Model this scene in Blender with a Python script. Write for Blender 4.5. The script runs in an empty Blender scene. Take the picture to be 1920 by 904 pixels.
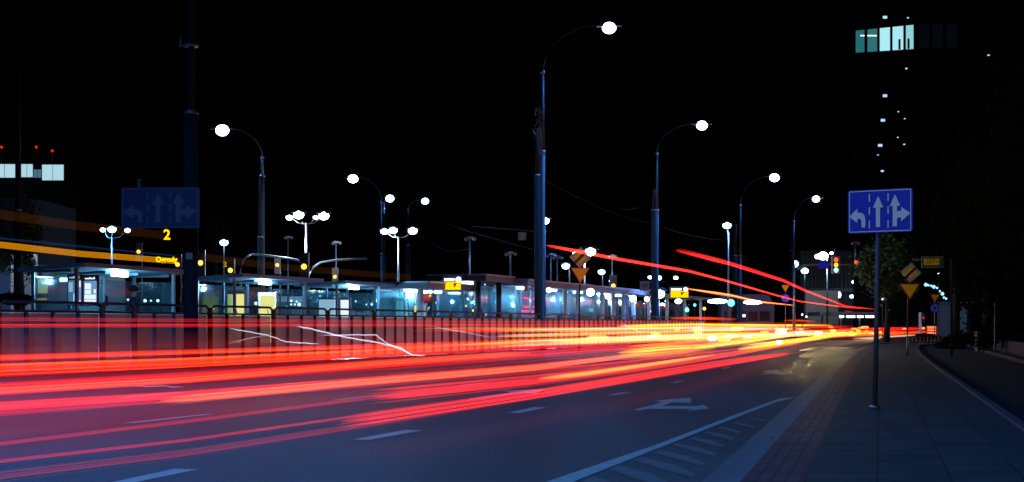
import bpy, math, random
from mathutils import Vector, Matrix
R = math.radians
random.seed(7)
rnd = random.uniform
S = bpy.context.scene
C = S.collection
FP, H, CX, HY = 3000.0, 1.1, 960.0, 610.0      # lens in pixels, eye height, optical axis, horizon row

def W(px, py, Y): return Vector(((px-CX)*Y/FP, Y, H-(py-HY)*Y/FP))
def G(px, py, z=0.0):
    Y = (H-z)*FP/(py-HY); return Vector(((px-CX)*Y/FP, Y, z))
def interp(k, y):
    if y <= k[0][0]: a, b = k[0], k[1]
    elif y >= k[-1][0]: a, b = k[-2], k[-1]
    else:
        for a, b in zip(k, k[1:]):
            if a[0] <= y <= b[0]: break
    return a[1]+(b[1]-a[1])*(y-a[0])/(b[0]-a[0])
KD = [(0,-6.2),(11.2,-2.8),(15.4,-1.53),(20.1,-.05),(25.2,1.47),(30.6,3.04),(41.3,5.5),(55,8.75),(82,15.2),(110,22.8),(140,32.5),(180,48),(260,84)]
KF = [(0,-20.56),(105,11.78),(140,22.6),(180,36),(260,68)]
KK = [(0,-1.2),(11.2,1.38),(24.4,4.4),(40,7.95),(55,11.46),(66,14.1),(76,16.6),(82.5,18.3),(88,20.2),(96,23.6),(110,31),(125,40)]
def lane(t, Y): return interp(KD, Y)+t*(interp(KF, Y)-interp(KD, Y))
def kerbx(Y): return interp(KK, Y)

# ------------------------------------------------------------------ materials
MATS = {}
def nt(name):
    m = bpy.data.materials.new(name); m.use_nodes = True
    return m, m.node_tree.nodes, m.node_tree.links
def surf(name, col, rough=.6, metal=0., var=.25, scale=6., bump=.0, col2=None, spec=.5):
    if name in MATS: return MATS[name]
    m, n, l = nt(name); b = n['Principled BSDF']
    b.inputs['Roughness'].default_value = rough; b.inputs['Metallic'].default_value = metal
    b.inputs['Specular IOR Level'].default_value = spec
    tc = n.new('ShaderNodeTexCoord'); nz = n.new('ShaderNodeTexNoise'); nz.inputs['Scale'].default_value = scale
    nz.inputs['Detail'].default_value = 6
    l.new(tc.outputs['Object'], nz.inputs['Vector'])
    mx = n.new('ShaderNodeMix'); mx.data_type = 'RGBA'
    c2 = col2 or tuple(c*(1-var) for c in col); c1 = tuple(min(1, c*(1+var)) for c in col) if not col2 else col
    mx.inputs[6].default_value = (*c1, 1); mx.inputs[7].default_value = (*c2, 1)
    l.new(nz.outputs['Fac'], mx.inputs[0]); l.new(mx.outputs[2], b.inputs['Base Color'])
    if bump:
        bp = n.new('ShaderNodeBump'); bp.inputs['Strength'].default_value = bump; bp.inputs['Distance'].default_value = .02
        l.new(nz.outputs['Fac'], bp.inputs['Height']); l.new(bp.outputs['Normal'], b.inputs['Normal'])
    MATS[name] = m; return m
def glow(name, col, s):
    if name in MATS: return MATS[name]
    m, n, l = nt(name); n.remove(n['Principled BSDF'])
    e = n.new('ShaderNodeEmission'); e.inputs[0].default_value = (*col, 1); e.inputs[1].default_value = s
    l.new(e.outputs[0], n['Material Output'].inputs[0]); MATS[name] = m; return m
def glass(name, tint, gl=.12):
    if name in MATS: return MATS[name]
    m, n, l = nt(name); n.remove(n['Principled BSDF'])
    t = n.new('ShaderNodeBsdfTransparent'); t.inputs[0].default_value = (*tint, 1)
    g = n.new('ShaderNodeBsdfGlossy'); g.inputs['Roughness'].default_value = .08
    d = n.new('ShaderNodeBsdfDiffuse'); d.inputs[0].default_value = (.1,.3,.38,1)
    a = n.new('ShaderNodeMixShader'); a.inputs[0].default_value = .25
    x = n.new('ShaderNodeMixShader'); x.inputs[0].default_value = gl
    l.new(g.outputs[0], a.inputs[1]); l.new(d.outputs[0], a.inputs[2])
    l.new(t.outputs[0], x.inputs[1]); l.new(a.outputs[0], x.inputs[2]); l.new(x.outputs[0], n['Material Output'].inputs[0])
    MATS[name] = m; return m
def frosted():
    m, n, l = nt('frosted_pane'); b=n['Principled BSDF']; b.inputs['Base Color'].default_value=(.3,.3,.33,1); b.inputs['Roughness'].default_value=.38
    tc=n.new('ShaderNodeTexCoord'); mp=n.new('ShaderNodeMapping'); mp.inputs['Scale'].default_value=(.4,.4,60); nz=n.new('ShaderNodeTexNoise'); nz.inputs['Scale'].default_value=1.
    l.new(tc.outputs['Object'],mp.inputs[0]); l.new(mp.outputs[0],nz.inputs['Vector'])
    bp=n.new('ShaderNodeBump'); bp.inputs['Strength'].default_value=.35; bp.inputs['Distance'].default_value=.01; l.new(nz.outputs['Fac'],bp.inputs['Height']); l.new(bp.outputs[0],b.inputs['Normal'])
    t=n.new('ShaderNodeBsdfTransparent'); tr=n.new('ShaderNodeBsdfTranslucent'); tr.inputs[0].default_value=(.75,.72,.78,1)
    a=n.new('ShaderNodeMixShader'); a.inputs[0].default_value=.45; l.new(b.outputs[0],a.inputs[1]); l.new(tr.outputs[0],a.inputs[2])
    x=n.new('ShaderNodeMixShader'); x.inputs[0].default_value=.78; l.new(t.outputs[0],x.inputs[1]); l.new(a.outputs[0],x.inputs[2]); l.new(x.outputs[0],n['Material Output'].inputs[0])
    return m
def beam(name, col, s, soft=False):
    """thin luminous strand: it adds its own light and hides nothing behind it; fine streaks run along it"""
    if name in MATS: return MATS[name]
    m, n, l = nt(name); n.remove(n['Principled BSDF'])
    uv = n.new('ShaderNodeUVMap'); mp = n.new('ShaderNodeMapping'); mp.inputs['Scale'].default_value = (.05, 5, 1)
    nz = n.new('ShaderNodeTexNoise'); nz.inputs['Scale'].default_value = 1.6; nz.inputs['Detail'].default_value = 3
    l.new(uv.outputs[0], mp.inputs[0]); l.new(mp.outputs[0], nz.inputs['Vector'])
    r = n.new('ShaderNodeMapRange'); r.inputs[1].default_value = .3; r.inputs[2].default_value = .7
    r.inputs[3].default_value = .15*s; r.inputs[4].default_value = .85*s
    l.new(nz.outputs['Fac'], r.inputs[0])
    lw = n.new('ShaderNodeLayerWeight'); lw.inputs[0].default_value=.5; iv = n.new('ShaderNodeMath'); iv.operation='SUBTRACT'; iv.inputs[0].default_value=1; l.new(lw.outputs['Facing'], iv.inputs[1])
    pw = n.new('ShaderNodeMath'); pw.operation='MULTIPLY'; l.new(r.outputs[0], pw.inputs[1])
    if soft: l.new(iv.outputs[0], pw.inputs[0])
    else: pw.inputs[0].default_value = 1.
    e = n.new('ShaderNodeEmission'); e.inputs[0].default_value = (*col, 1); l.new(pw.outputs[0], e.inputs[1])
    t = n.new('ShaderNodeBsdfTransparent'); a = n.new('ShaderNodeAddShader')
    l.new(e.outputs[0], a.inputs[0]); l.new(t.outputs[0], a.inputs[1]); l.new(a.outputs[0], n['Material Output'].inputs[0])
    MATS[name] = m; return m

def asphalt():
    m, n, l = nt('asphalt'); b = n['Principled BSDF']
    tc = n.new('ShaderNodeTexCoord')
    a = n.new('ShaderNodeTexNoise'); a.inputs['Scale'].default_value = 55; a.inputs['Detail'].default_value = 4
    c = n.new('ShaderNodeTexNoise'); c.inputs['Scale'].default_value = .35; c.inputs['Detail'].default_value = 5
    mp = n.new('ShaderNodeMapping'); mp.inputs['Rotation'].default_value = (0,0,R(17.1)); mp.inputs['Scale'].default_value = (1.6,.22,1)
    l.new(tc.outputs['Object'], a.inputs['Vector']); l.new(tc.outputs['Object'], mp.inputs[0]); l.new(mp.outputs[0], c.inputs['Vector'])
    r1 = n.new('ShaderNodeMapRange'); r1.inputs[1].default_value=.35; r1.inputs[2].default_value=.65; r1.inputs[3].default_value = .3; r1.inputs[4].default_value = 1.8
    r2 = n.new('ShaderNodeMapRange'); r2.inputs[1].default_value=.35; r2.inputs[2].default_value=.65; r2.inputs[3].default_value = .62; r2.inputs[4].default_value = 1.3
    l.new(a.outputs['Fac'], r1.inputs[0]); l.new(c.outputs['Fac'], r2.inputs[0])
    mu = n.new('ShaderNodeMath'); mu.operation = 'MULTIPLY'; l.new(r1.outputs[0], mu.inputs[0]); l.new(r2.outputs[0], mu.inputs[1])
    v = n.new('ShaderNodeVectorMath'); v.operation = 'SCALE'; v.inputs[0].default_value = (.05,.052,.056); l.new(mu.outputs[0], v.inputs['Scale'])
    l.new(v.outputs[0], b.inputs['Base Color'])
    r3 = n.new('ShaderNodeMapRange'); r3.inputs[1].default_value=.3; r3.inputs[2].default_value=.7; r3.inputs[3].default_value = .62; r3.inputs[4].default_value = .8; b.inputs['Specular IOR Level'].default_value = .22
    l.new(c.outputs['Fac'], r3.inputs[0]); l.new(r3.outputs[0], b.inputs['Roughness'])
    bp = n.new('ShaderNodeBump'); bp.inputs['Strength'].default_value = .5; bp.inputs['Distance'].default_value = .01
    l.new(a.outputs['Fac'], bp.inputs['Height']); l.new(bp.outputs[0], b.inputs['Normal'])
    return m
def paving(name, c1, c2, mortar, w, h, msize, rough=.6, offs=.5):
    m, n, l = nt(name); b = n['Principled BSDF']; b.inputs['Roughness'].default_value = rough; b.inputs['Specular IOR Level'].default_value = .25
    uv = n.new('ShaderNodeUVMap'); br = n.new('ShaderNodeTexBrick')
    br.inputs['Scale'].default_value = 1; br.inputs['Brick Width'].default_value = w; br.inputs['Row Height'].default_value = h
    br.inputs['Mortar Size'].default_value = msize; br.offset = offs
    br.inputs['Color1'].default_value = (*c1,1); br.inputs['Color2'].default_value = (*c2,1); br.inputs['Mortar'].default_value = (*mortar,1)
    l.new(uv.outputs[0], br.inputs['Vector'])
    nz = n.new('ShaderNodeTexNoise'); nz.inputs['Scale'].default_value = 2.2; nz.inputs['Detail'].default_value = 8
    l.new(uv.outputs[0], nz.inputs['Vector'])
    r = n.new('ShaderNodeMapRange'); r.inputs[1].default_value=.3; r.inputs[2].default_value=.7; r.inputs[3].default_value=.45; r.inputs[4].default_value=1.5
    l.new(nz.outputs['Fac'], r.inputs[0])
    v = n.new('ShaderNodeVectorMath'); v.operation='SCALE'; l.new(br.outputs['Color'], v.inputs[0]); l.new(r.outputs[0], v.inputs['Scale'])
    l.new(v.outputs[0], b.inputs['Base Color'])
    bp = n.new('ShaderNodeBump'); bp.inputs['Strength'].default_value = .6; bp.inputs['Distance'].default_value=.008; bp.invert = True
    l.new(br.outputs['Fac'], bp.inputs['Height']); l.new(bp.outputs[0], b.inputs['Normal'])
    return m

# ------------------------------------------------------------------ mesh collector
class MB:
    def __init__(s, M=None): s.v=[]; s.f=[]; s.uv=[]; s.M=M; s.any=False
    def add(s, vs, fs, uvs=None):
        o = len(s.v); s.v += [(s.M @ Vector(p)) if s.M else Vector(p) for p in vs]
        s.f += [tuple(i+o for i in f) for f in fs]
        if uvs: s.any = True
        s.uv += uvs if uvs else [(0,0)]*len(vs)
        return s
    def box(s, x0,x1,y0,y1,z0,z1):
        return s.add([(x0,y0,z0),(x1,y0,z0),(x1,y1,z0),(x0,y1,z0),(x0,y0,z1),(x1,y0,z1),(x1,y1,z1),(x0,y1,z1)],
            [(0,3,2,1),(4,5,6,7),(0,1,5,4),(1,2,6,5),(2,3,7,6),(3,0,4,7)])
    def prism(s, pts, d):
        """polygon pts (3-D, planar) pushed along d"""
        n=len(pts); d=Vector(d); P=[Vector(p) for p in pts]
        return s.add(P+[p+d for p in P], [tuple(range(n)), tuple(range(2*n-1,n-1,-1))]+[(i,i+n,(i+1)%n+n,(i+1)%n) for i in range(n)])
    def tube(s, path, r, n=8, caps=True, aspect=1.):
        P=[Vector(p) for p in path]; vs=[]; uvs=[]; L=0
        rr = r if isinstance(r,(list,tuple)) else [r]*len(P)
        for i,p in enumerate(P):
            d=(P[min(i+1,len(P)-1)]-P[max(i-1,0)])
            if d.length<1e-9: d=Vector((0,0,1))
            d.normalize(); up=Vector((0,0,1)) if abs(d.z)<.9 else Vector((1,0,0))
            a=d.cross(up).normalized(); b=a.cross(d).normalized()
            if i: L+=(P[i]-P[i-1]).length
            for k in range(n):
                t=2*math.pi*k/n; vs.append(p+a*math.cos(t)*rr[i]*aspect+b*math.sin(t)*rr[i]); uvs.append((L, abs(2*k/n-1)+rr[i]*0))
        fs=[(i*n+k,i*n+(k+1)%n,(i+1)*n+(k+1)%n,(i+1)*n+k) for i in range(len(P)-1) for k in range(n)]
        if caps: fs+=[tuple(range(n-1,-1,-1)), tuple((len(P)-1)*n+k for k in range(n))]
        return s.add(vs,fs,uvs)
    def ball(s, c, rx, ry=None, rz=None, n=12, m=8):
        ry=ry or rx; rz=rz or rx; c=Vector(c); vs=[c+Vector((0,0,rz))]
        for j in range(1,m):
            for k in range(n):
                a=math.pi*j/m; b=2*math.pi*k/n
                vs.append(c+Vector((rx*math.sin(a)*math.cos(b), ry*math.sin(a)*math.sin(b), rz*math.cos(a))))
        vs.append(c-Vector((0,0,rz))); fs=[(0,1+k,1+(k+1)%n) for k in range(n)]
        for j in range(m-2):
            for k in range(n): fs.append((1+j*n+k,1+(j+1)*n+k,1+(j+1)*n+(k+1)%n,1+j*n+(k+1)%n))
        e=len(vs)-1; fs+=[(e,e-n+(k+1)%n,e-n+k) for k in range(n)]
        return s.add(vs,fs)
    def quad(s,a,b,c,d): return s.add([a,b,c,d],[(0,1,2,3)],[(0,0),(1,0),(1,1),(0,1)])
    def build(s, name, mat, parent=None, smooth=False, base=None):
        off = Vector((0,0,0)); q=parent
        while q: off += q.location; q=q.parent
        if base is not None: off = Vector(base)
        me=bpy.data.meshes.new(name); me.from_pydata([tuple(v-off) for v in s.v],[],s.f)
        if s.any:
            u=me.uv_layers.new(name='UVMap')
            for lp in me.loops: u.data[lp.index].uv=s.uv[lp.vertex_index]
        for mm in (mat if isinstance(mat,list) else [mat]): me.materials.append(mm)
        if smooth:
            for p in me.polygons: p.use_smooth=True
        me.update(); o=bpy.data.objects.new(name, me); C.objects.link(o)
        if parent: o.parent=parent
        elif base is not None: o.location=off
        return o
def tag(o, label=None, cat=None, group=None, kind=None):
    if label: o['label']=label
    if cat: o['category']=cat
    if group: o['group']=group
    if kind: o['kind']=kind
    return o
def root(name, loc, label, cat, group=None):
    o=bpy.data.objects.new(name,None); C.objects.link(o); o.location=loc; o.empty_display_size=.2
    return tag(o,label,cat,group)
def lamp(loc, power, col, parent, kind='POINT', size=.15, cone=150, aim=None):
    d=bpy.data.lights.new('lamp_light',kind); d.energy=power; d.color=col
    d.shadow_soft_size=size if kind=='SPOT' else .06
    if kind=='SPOT': d.spot_size=R(cone); d.spot_blend=.6
    o=bpy.data.objects.new('lamp_light',d); C.objects.link(o); o.parent=parent
    o.location=Vector(loc)-parent.location
    if aim: o.rotation_euler=Vector(aim).to_track_quat('-Z','Y').to_euler()
    return o
def text_mesh(txt, name, mat, size, M, parent, depth=.01, bold=0.0):
    cu=bpy.data.curves.new('lettering','FONT'); cu.body=txt; cu.size=size; cu.extrude=depth; cu.align_x='CENTER'; cu.align_y='CENTER'; cu.offset=bold
    t=bpy.data.objects.new('lettering',cu); C.objects.link(t); bpy.context.view_layer.update()
    me=bpy.data.meshes.new_from_object(t.evaluated_get(bpy.context.evaluated_depsgraph_get()))
    bpy.data.objects.remove(t)
    off=parent.location if parent else Vector((0,0,0))
    for v in me.vertices: v.co=M@v.co-off
    me.materials.clear(); me.materials.append(mat)
    o=bpy.data.objects.new(name,me); C.objects.link(o); o.parent=parent
    return o

m_as=asphalt()
m_paint=surf('road_paint',(.34,.4,.36),.7,var=.0,scale=7,col2=(.14,.17,.16),bump=.2)
m_oldpaint=surf('worn_paint',(.105,.12,.12),.7,scale=5,col2=(.05,.052,.055),bump=.2)
m_concrete=surf('concrete',(.1,.095,.105),.7,var=.4,scale=5,bump=.3)
m_kerb=surf('granite_kerb',(.085,.08,.085),.65,var=.35,scale=8,bump=.3)
m_slab=paving('pavement_slabs',(.03,.036,.036),(.022,.029,.03),(.008,.009,.01),.5,.5,.009,.75,0.)
m_brick=paving('red_pavers',(.10,.04,.05),(.07,.03,.04),(.012,.01,.012),.2,.1,.009,.65,.5)
m_dark=surf('dark_side_road',(.012,.013,.015),.9,spec=.1,var=.3,scale=20,bump=.3)
m_soil=surf('verge_soil',(.03,.035,.025),.95,var=.5,scale=9,bump=.6)
m_bed=surf('wet_track_paving',(.3,.3,.33),.24,var=.35,scale=1.5,bump=.04)
m_plat=surf('platform_paving',(.34,.35,.37),.3,var=.3,scale=2.5,bump=.04)
m_steel=surf('galvanised_steel',(.16,.19,.22),.38,.75,var=.2,scale=12)
m_post=surf('painted_mast',(.026,.034,.044),.55,.1,spec=.35,var=.25,scale=7)
m_fence=surf('railing_paint',(.03,.035,.045),.45,.2,var=.3,scale=12)
m_frame=surf('shelter_frame',(.12,.24,.3),.4,.5,var=.15,scale=8)
m_roof=surf('shelter_roof',(.07,.15,.2),.6,.1,var=.15,scale=4)
m_black=surf('black_paint',(.015,.015,.018),.5)
m_blue=surf('sign_blue',(.0005,.001,.3),.4,var=.08)
m_blued=surf('sign_blue_shaded',(.002,.002,.035),.5,var=.12)  # sign blue darkened so the unlit left sign has its shade in the colour
m_white=surf('sign_white',(.34,.42,.42),.45,var=.06)
m_whited=surf('sign_white_darkened',(.045,.052,.075),.55,var=.12)  # darkened sign white; on the left sign it paints in the missing light
m_yel=surf('sign_yellow',(.85,.55,.012),.45,var=.06)
m_red=surf('sign_red',(.45,.02,.015),.45,var=.06)
m_frost=frosted()
m_glass=glass('shelter_glass',(.72,.9,.95),.26)
m_tree=surf('bark',(.012,.011,.01),.9,var=.4,scale=12,bump=.5)
m_leaf=surf('leaves',(.06,.12,.035),.8,var=.6,scale=3,spec=.2)
m_leaf2=surf('dark_leaves',(.007,.014,.008),.9,var=.6,scale=3,spec=0.)
m_wall=surf('dark_wall',(.04,.05,.06),.8,var=.25,scale=.4)
m_wall2=surf('blue_grey_wall',(.06,.09,.13),.7,var=.2,scale=.5)
COOL=(.07,.32,1.0); WARM=(.8,.9,1.); BLUE=(.1,.3,1.)
g_cool=glow('led_cool',(.42,.68,1.),14); g_warm=glow('flood_white',(1.,.96,.9),14); g_blue=glow('lamp_blue',(.25,.5,1.),30)
g_tube=glow('tube_white',(.8,.95,1.),18); g_amber=glow('amber_lamp',(1.,.45,.05),3); g_led=glow('amber_led',(1.,.47,.0),2.2)
g_led2=glow('amber_led_board',(1.,.45,.0),1.7); g_poster=glow('poster_light',(.72,.86,1.),1.1); g_posterd=glow('poster_blue',(.14,.3,.55),1.); g_yel=glow('yellow_poster',(.8,.78,.28),1.)
g_win=glow('window_light',(.55,.9,1.),1.3); g_wind=glow('window_dim',(.05,.2,.24),1.); g_redl=glow('red_beacon',(.8,.02,.01),1.)
g_green=glow('green_lamp',(.1,1.,.8),5); g_spark=glow('small_white_light',(.7,.9,1.),4); g_teal=glow('teal_wall_light',(.02,.2,.26),1.)

# ------------------------------------------------------------------ ground
def ribbon(name, fl, fr, z, y0, y1, mat, step=2., label=None, kind='structure', thick=0, parent=None):
    b=MB(); n=max(2,int((y1-y0)/step)+1); L=0; vs=[]; uvs=[]; fs=[]; prev=None
    for i in range(n):
        Y=y0+(y1-y0)*i/(n-1); a=Vector((fl(Y),Y,z)); c=Vector((fr(Y),Y,z))
        if prev is not None: L+=(a-prev).length
        prev=a; w=c.x-a.x
        vs+=[a,c]; uvs+=[(L,0),(L,w)]
        if thick: vs+=[a-Vector((0,0,thick)),c-Vector((0,0,thick))]; uvs+=[(L,0),(L,w)]
    k=4 if thick else 2
    for i in range(n-1):
        o=i*k; fs.append((o,o+1,o+k+1,o+k))
        if thick: fs+=[(o+2,o,o+k,o+k+2),(o+1,o+3,o+k+3,o+k+1)]
    if thick: fs+=[(0,2,3,1),((n-1)*4,(n-1)*4+1,(n-1)*4+3,(n-1)*4+2)]
    b.add(vs,fs,uvs); o=b.build(name,mat,parent)
    if not parent: tag(o,label,None,None,kind)
    return o
gr=MB(); gr.quad((-900,-60,-.03),(900,-60,-.03),(900,1500,-.03),(-900,1500,-.03))
tag(gr.build('ground',m_soil),'dark soil and paving around the street',None,None,'structure')
FX=lambda Y: interp(KF,Y)
ribbon('road',lambda Y:FX(Y)+.0 if Y<112 else FX(Y)-16,lambda Y:kerbx(Y) if Y<125 else 40+(Y-125)*.5,0,-25,260,m_as,2.,'dark asphalt street of several lanes')
ribbon('kerb_shade_strip',lambda Y:kerbx(Y)-.035,lambda Y:kerbx(Y),.006,-10,96,surf('kerb_shade',(.008,.008,.008),.95,spec=0.),1.2,'dark strip painted in for the shaded kerb face')  # dark strip painted for the shade on the kerb face
ribbon('kerb',lambda Y:kerbx(Y),lambda Y:kerbx(Y)+.14,.05,-10,96,m_kerb,1.2,'granite kerb between street and pavement',thick=.08)
ribbon('pavement_band',lambda Y:kerbx(Y)+.14,lambda Y:kerbx(Y)+.26,.051,-10,96,m_concrete,1.2,'concrete edge band of the pavement',thick=.08)
ribbon('brick_paving',lambda Y:kerbx(Y)+.26,lambda Y:kerbx(Y)+.68,.052,-10,94,m_brick,1.2,'strip of small reddish pavers beside the kerb',thick=.08)
ribbon('pavement',lambda Y:kerbx(Y)+.68,lambda Y:kerbx(Y)+2.62,.051,-10,94,m_slab,1.2,'pavement of large dark square slabs',thick=.08)
ribbon('pavement_kerb',lambda Y:kerbx(Y)+2.62,lambda Y:kerbx(Y)+2.72,.08,-10,84,surf('dim_kerb',(.05,.05,.055),.85,spec=.1),1.2,'thin pale kerb on the far side of the pavement',thick=.12)
ribbon('side_road',lambda Y:kerbx(Y)+2.72,lambda Y:kerbx(Y)+ (5.2 if Y>30 else 8),.0,-10,95,m_dark,2,'unlit side lane beyond the pavement')
ribbon('side_road_kerb',lambda Y:kerbx(Y)+5.2,lambda Y:kerbx(Y)+5.34,.14,32,90,surf('dim_kerb2',(.02,.02,.022),.9,spec=.1),2,'kerb on the far side of the unlit lane',thick=.12)
ribbon('plaza',lambda Y:kerbx(94)+ (-1 if Y<97 else 2),lambda Y:90,.05,94.2,150,m_dark,5,'dark open paving behind the end of the pavement',thick=.1)
ribbon('fence_kerb',lambda Y:FX(Y)-.28,lambda Y:FX(Y)+.0,.03,20,111,m_kerb,2,'concrete kerb under the railing',thick=.05)
ribbon('tram_track_bed',lambda Y:FX(Y)-6.6,lambda Y:FX(Y)-.28,.02,20,180,m_bed,4,'wet paved tram track bed behind the railing',thick=.05)
for k,o in enumerate((-1.2,-2.64,-4.1,-5.54)):
    ribbon('tram_rail',lambda Y:FX(Y)+o-.035,lambda Y:FX(Y)+o+.035,.035,20,180,surf('rail_steel',(.5,.5,.52),.2,.9),4,'shiny tram rail',thick=.02)
ribbon('tram_platform',lambda Y:FX(Y)-11.5,lambda Y:FX(Y)-6.6,.3,20,180,m_plat,4,'long tram platform with pale paving',thick=.34)
ribbon('far_street',lambda Y:FX(Y)-60,lambda Y:FX(Y)-11.5,.0,20,180,m_bed,6,'far carriageway beyond the tram platform')

def flat(name,pts,mat,label,z=.004):
    b=MB(); P=[G(px,py,z) for px,py in pts]; b.add(P,[tuple(range(len(P)))]); o=b.build(name,mat)
    return tag(o,label,None,None,'structure')
def z8(p,ox,oy,s): return [(ox+a/s,oy+b/s) for a,b in p]
flat('edge_line',[(900,958),(965,958),(1073,904),(1230,842),(1380,783),(1455,754),(1492,745),(1462,747),(1380,777),(1230,834),(1022,904)],m_paint,'solid white line tapering towards the kerb')
# dashes of the lane divider and of the lanes beyond
dsh=[((210,904),(362,880),8),((662,824),(785,807),6),((952,774),(1020,764),4.5),((1135,741),(1180,736),3.2),((1256,718),(1281,714),2.4),((1352,691),(1370,688),1.8)]
for (a,b_,w) in dsh:
    flat('lane_dash',[(a[0],a[1]+w/2-w/2),(a[0]+w*5,a[1]+w*.15),(b_[0]+w*1.2,b_[1]),(b_[0]-w*4.2,b_[1]-w*.15)],m_paint,'white dash of the nearest lane divider')
for tt in (.25,.5,.75):
    for k in range(24):
        Y=6+k*5.6+tt*3; b=MB(); Y2=Y+1.8
        b.add([(lane(tt,Y)-.06,Y,.004),(lane(tt,Y)+.06,Y,.004),(lane(tt,Y2)+.06,Y2,.004),(lane(tt,Y2)-.06,Y2,.004)],[(0,1,2,3)])
        tag(b.build('lane_dash',m_paint),'white dash under the light streaks',None,None,'structure')
flat('turn_arrow',z8([(1180,262),(1310,232),(1395,205),(1325,198),(1595,175),(1595,214),(1460,208),(1385,236),(1640,236),(1690,227),(1727,255),(1545,272),(1610,256),(1275,256),(1225,269)],880,700,3.84),m_paint,'white ahead and right arrow painted on the nearest lane')
flat('lane_arrow',z8([(0,184),(290,140),(300,134),(215,127),(400,118),(548,113),(478,148),(385,143),(330,147),(0,190)],880,700,3.84),m_paint,'white straight arrow in the second lane')
flat('lane_arrow_far',z8([(545,374),(575,364),(550,357),(622,350),(650,363),(735,372),(650,376),(600,370)],1220,560,2.629),m_paint,'farther pale arrow in the nearest lane')
for (a,b_,w) in [((1398,784),(1440,789),3),((1370,793),(1418,802),4),((1344,802),(1392,813),5),((1317,811),(1378,825),6),((1288,822),(1360,838),7),((1256,834),(1346,855),8),((1220,848),(1325,873),10),((1183,862),(1307,895),12),((1138,879),(1262,915),14),((1085,900),(1215,945),16)]:
    flat('hatch_stripe',[(a[0]+4,a[1]),(a[0]+w*1.7,a[1]-w*.45),((a[0]+b_[0])/2+w*1.9,(a[1]+b_[1])/2-w*.5),(b_[0]-2,b_[1]-w*.45),(b_[0]-6,b_[1]+w*.05),((a[0]+b_[0])/2,(a[1]+b_[1])/2+w*.2)],m_oldpaint,'worn painted stripe between edge line and kerb')
# litter on the pavement edge
m_lit=surf('dry_leaf',(.22,.17,.1),.8,var=.4)
for k,(px,py) in enumerate([(1440,821),(1452,824),(1430,823),(1448,818),(1544,723),(1501,768),(1566,721),(1455,826)]):
    b=MB(); p=G(px,py,.054); s=.035 if k<4 else .02
    b.add([p+Vector((rnd(-s,s)*1.6,rnd(-s,s)*3,rnd(.0,.02))) for _ in range(4)],[(0,1,2),(0,2,3)])
    tag(b.build('dead_leaf',m_lit,base=p),'small dry leaf lying on the paving by the kerb','leaf','dry leaves on the kerb edge')

# ------------------------------------------------------------------ railing
fr=root('railing',(FX(38),38,.03),'long dark metal railing of upright bars between street and tram tracks','railing')
posts=[26.1,29.5,32.9,36.7,38.05]+[38.05+3.62*k for k in range(1,21)]
d=Vector((.308,1,0)).normalized()
def fp(Y,z,off=-.14): return Vector((FX(Y)+off,Y,z))
for Y in posts:
    b=MB(); p=fp(Y,0); w=.075
    b.tube([(p.x,Y,.03),(p.x,Y,1.56)],w,8); b.box(p.x-.12,p.x+.12,Y-.12,Y+.12,.03,.06)
    b.build('post',m_fence,fr)
for a,c in zip(posts,posts[1:]):
    b=MB(); a2,c2=a+.16,c-.16; r=.032
    b.tube([fp(a+.06,1.36),fp(a+.07,1.52),fp(a2+.06,1.6),fp(c2-.06,1.6),fp(c-.07,1.52),fp(c-.06,1.36)],r,8)
    b.tube([fp(a,1.40),fp(c,1.40)],.03,6); b.tube([fp(a,.1),fp(c,.1)],.04,6)
    pn=b.build('rail_frame',m_fence,fr)
    n=3 if c-a>2 else 0
    MB().prism([fp(a+.05,.14,-.2),fp(c-.05,.14,-.2),fp(c-.05,1.36,-.2),fp(a+.05,1.36,-.2)],(-.006,0,0)).build('frosted_pane',m_frost,fr)
    if n:
        for k in range(n):
            Y=a+(c-a)*(k+1)/(n+1); q=fp(Y,0); s=MB(); s.box(q.x-.042,q.x+.042,Y-.03,Y+.03,.11,1.385); s.build('baluster',m_fence,pn)
# cover on the post at left
fh=MB(); p=fp(36.7,0); fh.tube([(p.x,36.7,1.56),(p.x,36.7,1.62)],.1,8); fh.tube([(p.x+.08,36.7,1.56),(p.x+.1,36.7,1.68),(p.x+.1,36.7,1.78)],[.05,.045,.03],8); fh.build('post_cap',m_fence,fr)

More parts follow.
